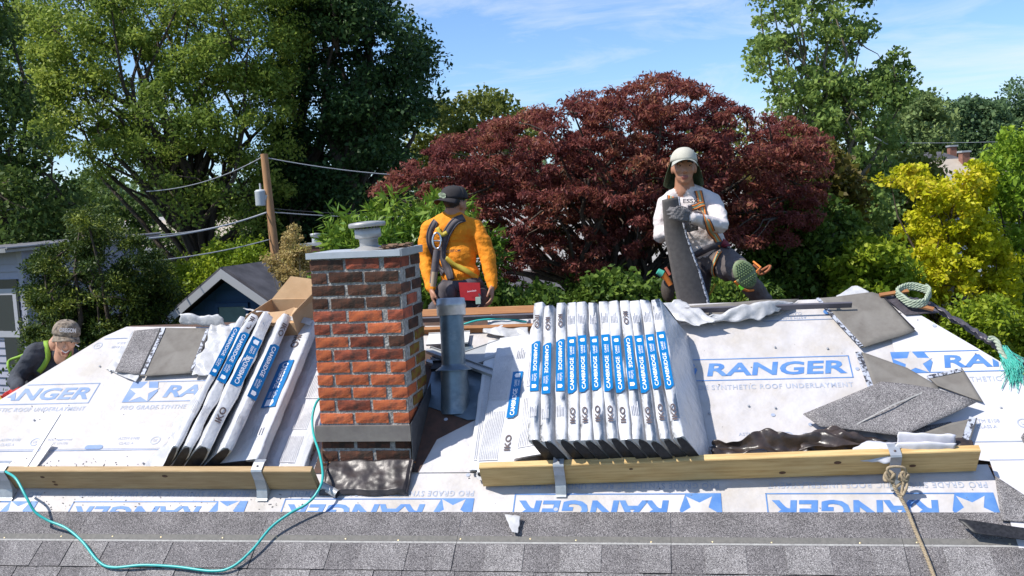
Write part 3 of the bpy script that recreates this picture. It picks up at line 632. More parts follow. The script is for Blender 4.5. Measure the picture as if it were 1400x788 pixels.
# ================================================================ bundles of shingles
WB, LB = .335, 1.01
def bundle(label, s, t, h, lean, T=.055, face='narrow', up=True, yaw=0.0, group=None, L=LB, lab=(.31, .73), brand=True, tables=False, openend=True, seed=0, labw=.048, laboff=0.0, lab2=False, shear=0.0, WB=WB, rough=1.0, tcols=((-.14, -.02), (0.01, .10))):
    """(s,t,h) is the centre of the lower end; lean turns it about its long axis: 0 lies flat, 90 stands on edge"""
    M = ROOF @ Matrix.Translation((s, t, h)) @ Matrix.Rotation(yaw, 4, 'Z') @ Matrix.Rotation(-R(lean), 4, 'Y')
    o = thing('shingle_bundle', label, 'bundle', M, group)
    M0K = shear > 0; W = WB; g = G(); r = min(.007 if M0K else .018, T * .4); ring = []
    for cx, cz, a0 in ((W / 2 - r, T / 2 - r, 0), (-W / 2 + r, T / 2 - r, 90), (-W / 2 + r, -T / 2 + r, 180), (W / 2 - r, -T / 2 + r, 270)):
        for a in (0, 30, 60, 90): ring.append((cx + r * math.cos(R(a0 + a)), cz + r * math.sin(R(a0 + a))))
        if a0 in (0, 180):
            for k in (.25, .5, .75): ring.append(((W / 2 - r) * (1 - 2 * k) * (1 if a0 == 0 else -1), (T / 2) * (1 if a0 == 0 else -1)))
    n = len(ring); ns = 22; v = []
    for i in range(ns + 1):
        y = L * i / ns; e = min(i, ns - i); pin = 1 - .05 * (e == 0)
        for (x, z) in ring:
            nn = (noise.noise(Vector((x * 9 + seed * 3.1, y * 7, z * 20))) * .006 + noise.noise(Vector((x * 30, y * 22 + seed, z * 30))) * .003) * rough
            out_ = Vector((x / W * 2, z / T * 2)); d = nn - .004
            v.append((x * pin + (d if x > 0 else -d) * (abs(x) > W / 2 - .02), y + (noise.noise(Vector((x * 20, seed, z * 20))) * .006 if e == 0 else 0), z * pin + (d if z > 0 else -d) * (abs(z) > T / 2 - .006) + shear * x))
    f = [(i * n + j, i * n + (j + 1) % n, (i + 1) * n + (j + 1) % n, (i + 1) * n + j) for i in range(ns) for j in range(n)]
    f = [q[::-1] for q in f]
    g.add(v, f, 0, True); g.add(v[:n], [tuple(range(n))], 0); g.add(v[-n:], [tuple(range(n - 1, -1, -1))], 0)
    part('wrapper', g, m_plastic, o)
    for yy, dr in ((-.003, 1), (L + .003, -1)):
        g = G(); pts = []
        for k in range(28):
            a = 2 * math.pi * k / 28; ca, sa = math.cos(a), math.sin(a)
            x = math.copysign(abs(ca) ** .75, ca) * (W / 2 - .014 + .006 * math.sin(seed + k)); z = math.copysign(abs(sa) ** .75, sa) * (T / 2 - (.0045 if shear else .008))
            pts.append((x, z + shear * x))
        g.prism(pts, 0, .006, Matrix(((1, 0, 0, 0), (0, 0, 1, yy - .003), (0, 1, 0, 0), (0, 0, 0, 1)))); part('shingle_ends', g, m_tar, o)
    # which plane carries the print: x->along the bundle, y->letter up
    if face == 'narrow':
        e = W / 2 + .0015; half = min(labw, T - .006) / 2
        TM = Matrix(((0, 0, 1, e), (1, 0, 0, 0), (0, 1, 0, laboff + shear * e), (0, 0, 0, 1)))
    else:
        e = T / 2 + .0015; half = labw / 2
        TM = Matrix(((0, -1, 0, laboff), (1, 0, 0, 0), (0, 0, 1, e), (0, 0, 0, 1)))
    y0, y1 = lab
    g = G(); c = .022
    poly = [(y0 + c, -half), (y1, -half), (y1, half), (y0, half), (y0, -half + c)] if up else [(y0, -half), (y1, -half), (y1, half - c), (y1 - c, half), (y0, half)]
    g.prism(poly, 0, .0012, TM); lb = part('label', g, m_label, o)
    F = Matrix() if up else Matrix.Translation((y0 + y1, 0, 0)) @ Matrix.Rotation(math.pi, 4, 'Z')
    g = G(); q = TM @ F @ Matrix.Translation((0, 0, .0022))
    ln = y1 - y0
    add_text(g, 'CAMBRIDGE', ln * .56, half * .85, q @ Matrix.Translation((y0 + ln * .33, 0, 0)), 0, bold=.012)
    add_text(g, 'Cool Colors' if not up else 'CARRÉ', ln * .15, half * .62, q @ Matrix.Translation((y0 + ln * .74, half * .2, 0)), 0, bold=.01)
    add_text(g, 'SERIES', ln * .13, half * .3, q @ Matrix.Translation((y0 + ln * .74, -half * .45, 0)), 0)
    x = y0 + ln * .91; s_ = half * .55
    g.add([q @ Vector(p) for p in ((x - s_, -s_, 0), (x + s_, -s_, 0), (x + s_, s_ * .6, 0), (x, s_, 0), (x - s_, s_ * .6, 0))], [(0, 1, 2, 3, 4)])
    part('lettering', g, m_white, lb)
    if brand:
        g = G(); yb = (y0 * .5) if up else (y1 + (L - y1) * .48)
        add_text(g, 'IKO', .105, half * 1.15, TM @ (Matrix.Translation((yb, 0, .001)) if up else Matrix.Translation((yb, 0, .001)) @ Matrix.Rotation(math.pi, 4, 'Z')), 0, bold=.03)
        part('brand_mark', g, m_print, o)
    g = G(); ys = (y1 + (L - y1) * .35) if up else y0 * .45
    for k in range(5):
        zz = -half * .7 + k * half * .35; w_ = random.uniform(.05, .09); g.add([TM @ Vector(p) for p in ((ys, zz, .001), (ys + w_, zz, .001), (ys + w_, zz + half * .16, .001), (ys, zz + half * .16, .001))], [(0, 1, 2, 3)])
    if tables:
        for k in range(tables):
            yy = .06 + k * (L - .14) / tables; hgt = (L - .14) / tables * .8
            for xx0, xx1 in tcols:
                g.add([(xx0, yy, T / 2 + .001), (xx1, yy, T / 2 + .001), (xx1, yy + .006, T / 2 + .001), (xx0, yy + .006, T / 2 + .001)], [(0, 1, 2, 3)])
                x = xx0
                while x < xx1:
                    g.add([(x, yy + .01, T / 2 + .001), (x + .003, yy + .01, T / 2 + .001), (x + .003, yy + hgt, T / 2 + .001), (x, yy + hgt, T / 2 + .001)], [(0, 1, 2, 3)]); x += .0095
    part('fine_print', g, m_fine, o)
    return o
ORD = ['leftmost', 'second', 'third', 'fourth', 'fifth', 'sixth', 'seventh', 'eighth', 'ninth', 'tenth', 'eleventh', 'rightmost']
GST = 'wrapped bundles standing on edge in a row'
lean = 65.0; ca, sa = math.cos(R(lean)), math.sin(R(lean))
flips = {0, 1, 2, 8}
for i in range(12):
    st_ = -.715 + .0612 * i + (-.012 if i < 2 else 0)
    up = i not in flips; dn = random.uniform(-.008, .008)
    # top edge centre at s = st_, h = .30 ; the bundle leans so that its foot lies to the right
    cs_, ch_ = st_ + .47 * .151, .152
    lb = random.choice([(.31, .705), (.295, .71), (.32, .70), (.305, .72)])
    if i in flips:
        lb = ((.31, .675), (.30, .67), (.305, .685), (.31, .70))[min(i, 3)]
    w = ORD[i]
    txt = ('%s of the twelve wrapped bundles standing on edge' % w) + (', its brand letters at the top end' if i in flips else ', its brand letters near the plank')
    # local +X must point up and left: rotate so that X -> (-ca, sa)
    M0 = 90
    bundle(txt, cs_, 2.99 + dn, ch_ + .003, M0, T=.0600, WB=.302, shear=.47, up=up, group=GST, lab=lb, seed=i + 1, yaw=.060 + .0035 * i + random.uniform(-.004, .004), L=1.0 + random.uniform(-.01, .01), labw=.044)
# bundles lying flat at the left of the row
bundle('flat wrapped bundle left of the upright row, blue label beside its grey print tables', -.885, 2.99, .045, 3, T=.065, face='broad', labw=.056, laboff=-.012, lab=(.34, .68), tables=2, seed=21, L=.98, tcols=((-.155, -.055),))
bundle('white wrapped bundle tucked half under the leftmost upright bundle', -.695, 3.035, .115, 14, T=.06, face='broad', labw=.04, laboff=.13, lab=(.40, .60), tables=2, seed=22, brand=False, L=1.0)
bundle('white wrapped bundle at the bottom left corner of the right stack, under its flat neighbour', -.93, 3.02, .028, 0, T=.03, face='broad', seed=23, yaw=.03, tables=1, laboff=.1, L=.96)
# the left stack, toppled against each other towards the chimney
GL = 'wrapped bundles toppled like books on the left'
def lbundle(label, px, py, h, lean, **k):
    q = rp(px, py, h); return bundle(label, q.x, 2.995, h, lean, group=GL, **k)
bundle('grey-printed white bundle lying flat beside the brick chimney', -2.125, 2.995, .035, 0, T=.06, face='narrow', tables=4, seed=31, L=1.06, yaw=-.01)
bundle('bundle lying almost flat with a broad blue label, black end showing', -2.325, 2.995, .115, 9, T=.075, face='broad', labw=.088, laboff=.095, lab=(.36, .72), up=False, seed=32, L=1.06, yaw=-.01)
bundle('bundle with a crisp blue label, tilted between the torn bundle and the flat ones', -2.420, 2.995, .145, 43, T=.066, up=False, seed=33, lab=(.34, .76), labw=.054, L=1.02, yaw=-.015)
bundle('torn bundle with its black shingles showing between the film', -2.528, 2.995, .150, 49, T=.080, up=True, seed=34, rough=2.2, lab=(.42, .80), labw=.06, L=1.02, yaw=-.02)
bundle('bundle second from the left end of the toppled stack, in dull film', -2.615, 2.995, .150, 51, T=.06, up=False, seed=35, rough=2, lab=(.45, .85), labw=.05, L=1.02, yaw=-.02)
bundle('outermost bundle at the left end of the toppled stack', -2.680, 2.995, .148, 53, T=.045, up=False, seed=36, lab=(.50, .9), labw=.04, L=1.0, yaw=-.02, brand=False)
# ================================================================ loose pieces on the roof
def roofpoly(pts, h): return [(rp(x, y, h).x, rp(x, y, h).y) for x, y in pts]
def loose(name, label, pts, h, th=.004, mat=None, strips=(), group='loose shingle pieces on the paper', fold=None, tilt=None, cat='shingle'):
    q = roofpoly(pts, h); cx = sum(p[0] for p in q) / len(q); cy = sum(p[1] for p in q) / len(q)
    o = thing(name, label, cat, ROOF @ Matrix.Translation((cx, cy, h)), group)
    g = G(); loc = [(p[0] - cx, p[1] - cy) for p in q]
    # slightly curled sheet made of a fan round the centre
    n = len(loc); sub = []
    for i in range(n):
        for k in range(4): 
            a, b = Vector(loc[i]), Vector(loc[(i + 1) % n]); sub.append(a.lerp(b, k / 4))
    N = len(sub); rings = [1.0, .8, .55, .25]
    def hz(p, r):
        base = noise.noise(Vector((p.x * 4 + cx * 3, p.y * 4, cy))) * .006
        return base + (.007 * r ** 3) + (tilt(p) if tilt else 0)
    v = []
    for r in rings:
        for p in sub: pp = p * r; v.append((pp.x, pp.y, hz(pp, r)))
    v.append((0, 0, hz(Vector((0, 0)), 0))); c = len(v) - 1
    f = []
    for k in range(len(rings) - 1):
        for i in range(N): f.append((k * N + i, k * N + (i + 1) % N, (k + 1) * N + (i + 1) % N, (k + 1) * N + i))
    for i in range(N): f.append(((len(rings) - 1) * N + i, (len(rings) - 1) * N + (i + 1) % N, c))
    area = sum(sub[i].x * sub[(i + 1) % N].y - sub[(i + 1) % N].x * sub[i].y for i in range(N))
    if area < 0: f = [t[::-1] for t in f]
    g.add(v, f, 0, True); solid(part('sheet', g, [mat or m_gran, m_tar], o), th)
    for (a, b, w, m_) in strips:      # strip along the pixel segment a-b, on top of the sheet
        A, B = rp(*a, h), rp(*b, h); A = Vector((A.x - cx, A.y - cy)); B = Vector((B.x - cx, B.y - cy)); d = (B - A).normalized(); nn = Vector((-d.y, d.x)) * w
        g = G()
        v = []
        for k in range(9):
            p = A.lerp(B, k / 8); q2 = p + nn
            for z in (p, q2): v.append((z.x, z.y, hz(z, min(1, z.length / max(1e-3, max(s.length for s in sub)))) + .0062))
        g.add(v, [(2 * k, 2 * k + 2, 2 * k + 3, 2 * k + 1) if True else 0 for k in range(8)]); solid(part('tar_strip', g, m_, o), .001, 1)
    return o
loose('loose_shingle', 'smooth grey-brown shingle backing sheet laid across the top right corner of the roof', [(1118, 409), (1140, 407.5), (1192, 401), (1207, 405), (1252, 453.5), (1178, 477)], .03, mat=m_back,
      strips=[((1120, 408.5), (1180, 475), -.022, m_tarstrip), ((1207, 408), (1249, 452), .008, m_tar)])
loose('loose_shingle', 'dark grey triangular shingle piece lying below the backing sheet', [(1175.5, 482), (1187, 485), (1240, 504), (1281, 528), (1285, 537), (1240, 548), (1194, 532)], .02, mat=m_back, strips=[((1177, 483), (1195, 531), -.03, m_tarstrip)])
loose('loose_shingle', 'small grey triangular shingle offcut overlapping the blue star logo on the right', [(1267, 515), (1315, 504.5), (1344, 551), (1281, 528)], .024, mat=m_back, strips=[((1267, 514.5), (1313, 505), -.022, m_tarstrip)])
loose('loose_shingle', 'granule shingle piece half hidden under the big folded one', [(1225, 600), (1260, 585), (1300, 578), (1310, 600), (1300, 615), (1235, 612)], .02, mat=m_gran)
loose('loose_shingle', 'pointed grey shingle offcut standing out right of the folded one, speckled tar on its edge', [(1240, 601), (1300, 580), (1336, 572.5), (1323, 613), (1290, 608)], .036, mat=m_back, strips=[((1334, 574), (1321, 612), -.03, m_tarstrip)])
LS = loose('loose_shingle', 'big granule shingle sheet folded along a pale line, lying right of the black film', [(1097.5, 570), (1150, 548), (1204, 524.5), (1232, 527), (1275, 535), (1336, 552.5), (1285, 576), (1234, 598), (1120, 587)], .05, mat=m_gran,
      tilt=lambda p: .018 - abs(p.x * .25 - p.y) * .05)
A, B = rp(1168, 585, .055), rp(1268, 537, .055); Mi = ROOF.inverted() @ MW[LS.name]; c = Mi.translation
g = G(); v = []
for k in range(9):
    p = A.lerp(B, k / 8); v += [(p.x - c.x, p.y - c.y, .032 - .004 * abs(k - 4)), (p.x - c.x + .004, p.y - c.y + .011, .0325 - .004 * abs(k - 4))]
g.add(v, [(2 * k, 2 * k + 2, 2 * k + 3, 2 * k + 1) for k in range(8)]); part('fold_line', g, m_line, LS)
loose('loose_shingle', 'granule shingle triangle at the right end of the last course', [(1360, 652), (1400, 678), (1440, 700), (1440, 722), (1400, 714), (1369, 712)], .018, mat=m_gran)
o = loose('loose_shingle', 'curled dark shingle with a sharp point at the lower right corner of the roof', [(1309, 711), (1350, 716), (1440, 728), (1440, 742), (1400, 738), (1330, 730)], .05, mat=m_tar)
loose('loose_shingle', 'narrow granule shingle piece at the left corner, between white film and the backing sheet', [(184, 453), (221, 449.3), (192, 513), (157.5, 509)], .03, mat=m_gran, strips=[((219, 450), (191, 512), .006, m_tar)])
loose('loose_shingle', 'smooth grey backing sheet lying next to the toppled bundles', [(221.5, 449), (289, 450), (263, 511), (192, 515)], .035, mat=m_back, strips=[((222, 450), (193, 514), .024, m_tarstrip), ((286, 451), (264, 509), -.018, m_tarstrip)])
loose('ridge_shingle', 'long brown-grey shingle sheet lying along the ridge behind the upright bundles', [(925, 421), (1040, 412), (1092, 410), (1065, 431), (940, 441)], .03, mat=m_back)
loose('loose_shingle', 'tiny grey shingle corner at the right edge of the paper', [(1396, 598), (1402, 590), (1420, 600), (1420, 612), (1400, 606)], .02, mat=m_gran)

def film(name, label, pts, amp, seed, h=.03, nu=40, nv=26, mat=None, group=None, cat='plastic film', lift=None, M=ROOF, red=None):
    """crumpled sheet over four corners given as photograph pixels (or roof points)"""
    c = [rp(p[0], p[1], h + (p[2] if len(p) > 2 else 0)) if not isinstance(p, Vector) else p for p in pts]
    ce = (c[0] + c[1] + c[2] + c[3]) / 4
    o = thing(name, label, cat, M @ Matrix.Translation(ce), group)
    def fn(u, v):
        p = c[0].lerp(c[1], u).lerp(c[3].lerp(c[2], u), v)
        w = (c[0] - c[2]).length
        n1_ = noise.noise(Vector((p.x * 7, p.y * 7, seed))); n2 = noise.noise(Vector((p.x * 21, p.y * 21, seed + 5))); n3 = abs(noise.noise(Vector((p.x * 12 + p.y * 9, p.y * 5, seed + 9))))
        e = Vector((noise.noise(Vector((v * 5, seed, 1))) * .05 * (abs(u - .5) * 2) ** 3, noise.noise(Vector((u * 5, seed, 2))) * .05 * (abs(v - .5) * 2) ** 3, 0)) * min(1, w)
        p = p + e; z = (n1_ * .9 + n2 * .35 + n3 * .8) * amp
        if lift: z += lift(u, v)
        return (p.x - ce.x, p.y - ce.y, p.z - ce.z + z)
    g = G(); g.grid(fn, nu, nv); solid(part('sheet', g, mat or m_film, o), .0012); return o
film('plastic_film', 'white crumpled wrapper film under the left edge of the narrow shingle piece', [(160, 509), (146, 506), (181, 455), (187, 453)], .01, 1, .02, 14, 30)
film('plastic_film', 'ragged strip of white film along the lower edge of the narrow shingle piece', [(142, 503), (186, 523), (192, 514), (150, 503)], .012, 2, .02, 30, 10)
film('plastic_film', 'large sheet of white crumpled wrapper between the backing sheet and the toppled bundles', [(262, 512), (300, 510), (345, 440), (290, 447)], .03, 3, .045, 40, 40)
film('plastic_film', 'white wrapper with a blue streak bunched on the ridge at the left', [(248, 446), (310, 446), (300, 437), (256, 436)], .03, 4, .05, 30, 14, lift=lambda u, v: .05 * math.sin(v * 3.1))
film('plastic_film', 'long white film trailing down the left side of the toppled bundles', [(196, 643), (246, 643), (322, 470), (290, 512)], .02, 5, .02, 30, 40)
film('plastic_film', 'loose white film bunched over the top ends of the toppled bundles', [(318, 455), (350, 452), (400, 436), (338, 430)], .03, 6, .14, 40, 20)
film('plastic_film', 'white plastic sheet draped behind the upright bundles up to the ridge', [(880, 425), (950, 446), (985, 440), (930, 410)], .03, 7, .08, 40, 22)
film('plastic_film', 'long twisted white plastic bag lying on the ridge shingle, with a red mark', [(925, 446), (1045, 438), (1092, 412), (1040, 420)], .035, 8, .04, 56, 22, lift=lambda u, v: .06 * math.sin(u * 3.0) * math.sin(v * 3.1))
film('plastic_film', 'pointed white plastic sheet sticking up behind the ridge at the right', [(1143, 406), (1192, 402), (1172, 391, .0), (1166, 391, .0)], .012, 9, .02, 20, 14)
film('plastic_scrap', 'small torn white plastic scrap on the last course of shingles', [(690, 704), (712, 706), (708, 729), (700, 728)], .012, 10, .03, 12, 14, cat='scrap')
film('plastic_film', 'white film bunched at the lower left corner of the right stack', [(650, 640), (668, 642), (664, 662), (652, 655)], .018, 11, .03, 14, 14)
film('plastic_film', 'white film showing over the ridge boards left of the upright bundles', [(660, 455), (722, 470), (722, 432), (672, 432)], .025, 12, .03, 30, 20)
film('black_film', 'crumpled shiny black film lying between the upright bundles and the folded shingle', [(972, 626), (1200, 618), (1215, 598), (975, 604)], .030, 13, .03, 120, 34, mat=m_blackfilm, lift=lambda u, v: (.07 * u * v if u < .8 else .07 * u * v * (1 - u) * 5) + .018 * math.sin((u * 5 + v * 6)))
film('black_film', 'ridge of dark film rising in front of the folded shingle', [(1090, 618), (1190, 612), (1150, 588), (1110, 592)], .016, 14, .05, 60, 26, mat=m_blackfilm, lift=lambda u, v: .03 * math.sin(u * 3.1) + .012 * math.sin(u * 9 + v * 7))
# rolled-up scraps of underlayment on the plank
m_curl = M_('underlayment offcut', (0.62, 0.60, 0.62), (0.48, 0.48, 0.52), 12, rough=0.5, c3=(0.22, 0.28, 0.5), s3=14, f3=0.28)
def curl(label, a, b, r, turns, h, mat, name='paper_curl'):
    A, B = rp(*a, h), rp(*b, h); ce = (A + B) / 2
    o = thing(name, label, 'offcut', ROOF @ Matrix.Translation(ce), 'curled offcuts on the yellow plank')
    def fn(u, v):
        p = A.lerp(B, u) - ce; t = -.2 + v * turns * 2 * math.pi + .35 * math.sin(u * 5 + r * 100); rr = r * (1.15 - .45 * v) * (1 + .14 * math.sin(u * 9 + r * 90)) * (1 + .12 * round(math.sin(t * 3)))
        return (p.x, p.y + rr * math.cos(t) * 1.5, p.z + rr * math.sin(t) + .006 * noise.noise(Vector((u * 5, v * 4, r))))
    g = G(); g.grid(fn, 26, 34); solid(part('curl', g, mat, o), .0012); return o
film('paper_offcut', 'grey-white folded paper offcut lying on the yellow plank left of the rope bracket', [(1152, 628), (1216, 634), (1240, 612), (1184, 606)], .010, 21, .12, 30, 18, mat=m_curl, lift=lambda u, v: .045 * math.sin(v * 2.6) * (.6 + .4 * u), cat='offcut')
film('paper_offcut', 'pale blue-printed paper offcut lying on the yellow plank right of the rope bracket', [(1222, 622), (1304, 622), (1304, 604), (1226, 600)], .012, 22, .13, 30, 18, mat=m_curl, lift=lambda u, v: .05 * abs(math.sin(v * 5.2)), cat='offcut')
curl('dark curled membrane end at the right tip of the yellow plank', (1290, 608), (1330, 612), .022, 1.1, .12, m_blackfilm)
# broken stick of white trim
q = rp(57, 629); o = thing('trim_stick', 'short white stick with dark nicks leaning on the brown plank at the left', 'stick', ROOF @ Matrix.Translation((q.x, q.y, .02)) @ Matrix.Rotation(R(-12), 4, 'Z') @ Matrix.Rotation(R(8), 4, 'X'))
g = G(); g.box((-.022, -.10, 0), (.022, .10, .006)); part('stick', g, m_trim, o)
g = G(); [g.box((-.020, -.09 + k * .05, .006), (.0, -.087 + k * .05, .0068), Matrix.Rotation(R(25), 4, 'Z')) for k in range(4)]; part('nicks', g, m_tar, o)
# little grey tube end by the membrane
a = RW(*rp(440, 664, .03)); b = RW(*rp(462, 676, .02)); o = thing('tube_end', 'short grey tube end lying at the lower left corner of the crumpled membrane', 'tube', Matrix.Translation(b))
g = G(); g.tube([a, b], .022, 14, caps=False); part('tube', g, m_grey, o, world=True); g = G(); g.tube([a, a.lerp(b, .98)], .018, 14); part('bore_shade', g, m_tar, o, world=True)  # dark plug stands in for the shade inside the tube
# stray trim pieces behind the chimney
def trim(label, a, b, w, h, mat, ht=.012, lip=True):
    A, B = rp(*a, h), rp(*b, h); d = (B - A); L_ = d.length; ang = math.atan2(d.y, d.x)
    o = thing('trim_piece', label, 'trim', ROOF @ Matrix.Translation(A) @ Matrix.Rotation(ang, 4, 'Z'), 'metal and vinyl trim pieces behind the chimney')
    g = G(); g.box((0, 0, 0), (L_, w, .003)); part('flange', g, mat, o)
    if lip:
        g = G(); g.box((0, -.003, 0), (L_, .0, ht)); g.box((0, -.003, ht), (L_, .018, ht + .002)); g.box((0, w, 0), (L_, w + .003, ht * .7)); part('lip', g, mat, o)
    return o
trim('white vinyl trim piece nearest the ridge, slotted along its edge', (583, 473), (640, 470), .10, .03, m_trim)
trim('long grey channel trim running right behind the vent pipe', (583, 483), (690, 522), .045, .04, m_grey, .022)
trim('wide grey trim sheet lying right of the vent pipe', (634, 505), (700, 482), .13, .03, m_grey)
trim('second grey channel trim left of the vent pipe', (583, 497), (612, 508), .04, .03, m_grey, .02)
trim('short black flashing corner right of the chimney', (590, 508), (604, 507), .07, .05, m_tar, .02)
trim('dark blue-white printed wrapper strip under the trim', (655, 520), (690, 540), .10, .012, m_paper, .004, False)

# ================================================================ hoses and ropes
def spline(pts, n=12):
    out_ = []; p = [Vector(q) for q in pts]; p = [p[0] * 2 - p[1]] + p + [p[-1] * 2 - p[-2]]
    for i in range(1, len(p) - 2):
        for k in range(n):
            t = k / n; a, b, c, d = p[i - 1], p[i], p[i + 1], p[i + 2]
            out_.append(.5 * ((2 * b) + (c - a) * t + (2 * a - 5 * b + 4 * c - d) * t * t + (3 * b - a - 3 * c + d) * t ** 3))
    out_.append(p[-2]); return out_
def rope(name, label, cat, pts, r, mat, twist=0, n=10):
    sp = spline(pts, n); o = thing(name, label, cat, Matrix.Translation(sp[len(sp) // 2])); g = G()
    if twist:
        g2 = []; Ls = 0
        dense = spline(pts, n * 5)
        for k in range(3):
            q = []; Ls = 0
            for i, p in enumerate(dense):
                d = (dense[min(i + 1, len(dense) - 1)] - dense[max(0, i - 1)]).normalized(); a = d.cross(Vector((.2, .3, .9))).normalized(); b = a.cross(d)
                if i: Ls += (p - dense[i - 1]).length
                t = Ls * twist + k * 2.094; q.append(p + (a * math.cos(t) + b * math.sin(t)) * r * .52)
            g.tube(q, r * .56, 6)
    else: g.tube(sp, r, 8)
    part('strand' if twist else 'tube', g, mat, o, world=True); return o
def rpts(l): return [RW(*rp(x, y, h)) for x, y, h in l]
rope('air_hose', 'teal air hose looping over the shingles from the left bracket up to the chimney', 'hose', rpts([(8, 645, .17), (22, 655, .18), (36, 680, .15), (48, 700, .10), (66, 712, .065), (90, 722, .05), (112, 740, .04), (135, 768, .03), (155, 776, .03), (195, 773, .035), (240, 775, .03), (290, 781, .03), (318, 775, .035), (345, 752, .045), (370, 722, .055), (395, 703, .065), (418, 690, .07), (432, 676, .09), (441, 655, .10), (438, 625, .09), (429, 595, .08), (427, 572, .09), (432, 552, .10), (442, 540, .06)]), .0068, m_hose)
rope('air_hose', 'short bit of teal hose crossing the ridge boards behind the vent pipe', 'hose', rpts([(600, 452, .02), (632, 444, .05), (655, 438, .06), (690, 436, .05), (720, 440, .03)]), .006, m_hose)
rp4 = rpts([(1217, 652, .10), (1224, 668, .07), (1231, 680, .05), (1240, 697, .035), (1250, 722, .03), (1262, 750, .03), (1272, 775, .03), (1284, 808, .03)])
RP = rope('manila_rope', 'tan rope knotted to the right bracket and running down over the shingles', 'rope', rp4, .0085, m_rope, twist=150)
for k, (x, y, h, r) in enumerate(((1216, 652, .10, .020), (1236, 652, .10, .017))):
    c = RW(*rp(x, y, h)); g = G(); sd = random.Random(k)
    pts = [c + Vector((math.cos(a * 2.3) * r, math.sin(a * 1.7) * r, math.sin(a * 2.9) * r)) for a in np.linspace(0, 7, 22)]
    g.tube(spline(pts, 3), .0075, 6); part('knot', g, m_rope, RP, world=True)
g = G(); g.tube(spline(rpts([(1218, 655, .10), (1214, 640, .15), (1236, 640, .15), (1236, 655, .10), (1233, 672, .06), (1232, 682, .05)]), 6), .007, 6); g.tube(spline(rpts([(1224, 668, .07), (1232, 660, .08), (1238, 655, .09), (1240, 665, .08), (1234, 678, .06)]), 6), .0065, 6)
part('loop', g, m_rope, RP, world=True)
# hip membrane with a rope coil and frayed rope
hp = [RW(1.17, 4.26, .02)] + rpts([(1232, 408, .0), (1268, 416, .0), (1300, 434, .0), (1335, 456, .0), (1362, 474, .0), (1400, 498, .0), (1450, 532, 0)])
o = thing('hip_membrane', 'crumpled dark membrane strip running down the right hip edge', 'membrane', Matrix.Translation(hp[3])); sp = spline(hp, 8); g = G()
def fn(u, v):
    k = u * (len(sp) - 1); i = min(int(k), len(sp) - 2); p = sp[i].lerp(sp[i + 1], k - i); d = (sp[i + 1] - sp[i]).normalized(); n_ = Vector((.45, .35, .8)).normalized(); sd = d.cross(n_).normalized()
    w = (v - .5); nz = noise.noise(Vector((u * 22, v * 3, 1))); n2 = noise.noise(Vector((u * 60, v * 8, 3)))
    return p - sd * w * (.065 + .03 * nz) + n_ * (.025 * (1 - 4 * w * w) + .018 * nz + .008 * n2) + Vector((0, 0, -.01))
g.grid(fn, 150, 14); solid(part('strip', g, m_hipcap, o, world=True), .002)
cc = P(1250, 412, 5.62 / ray(1250, 412).y) + Vector((0, 0, .0)); cc = RW(*rp(1250, 412, .03))
pts = []
for k in range(66):
    a = k * .3; pts.append(cc + Vector((math.cos(a) * (.078 + .012 * math.sin(k * .9)), math.sin(a) * .07, math.sin(a) * .045 + .016 + k * .0006)))
rope('coiled_rope', 'pale green coiled rope lying on top of the right hip end', 'rope', pts, .0105, m_ropeg, twist=110, n=3)
rope('frayed_rope', 'green-grey rope hanging down the right hip to a frayed teal end', 'rope', rpts([(1352, 462, .05), (1362, 466, .05), (1368, 480, .05), (1375, 492, .04)]), .014, m_ropeg, twist=80)
o = thing('rope_tuft', 'frayed teal tuft of rope fibres at the right edge of the roof', 'rope', Matrix.Translation(RW(*rp(1385, 505, .03)))); g = G()
for k in range(150):
    a = RW(*rp(1370 + random.uniform(-4, 7), 478 + random.uniform(-6, 10), .05)); b = RW(*rp(1384 + random.gauss(0, 6), 498 + random.gauss(0, 5), .03 + random.uniform(0, .02))); c = RW(*rp(1388 + random.gauss(0, 7), 518 + random.gauss(0, 7), .012 + random.uniform(0, .02)))
    g.tube(spline([a, b, c], 3), .0016, 3, caps=False)
o2 = part('fibres', g, m_teal, o, world=True); o2['kind'] = 'stuff'
for k, (x, y, l, a, c) in enumerate(((1222, 402, .16, 10, 'short brown wooden stick by the rope coil'), (1258, 420, .14, -25, 'broken brown stick under the rope coil'))):
    q = rp(x, y, .04); o = thing('wood_stick', c, 'stick', ROOF @ Matrix.Translation(q) @ Matrix.Rotation(R(a), 4, 'Z')); g = G(); g.box((-l / 2, -.012, 0), (l / 2, .012, .012)); part('stick', g, m_ply, o)
o = thing('grey_mat', 'flat grey-brown scrap of membrane under the rope coil', 'scrap', ROOF @ Matrix.Translation(rp(1245, 420, .02))); g = G(); c = rp(1245, 420, .02)
g.prism([(p[0] - c.x, p[1] - c.y) for p in roofpoly([(1205, 404), (1265, 412), (1285, 428), (1238, 431)], .02)], 0, .004); part('scrap', g, m_hipcap, o)

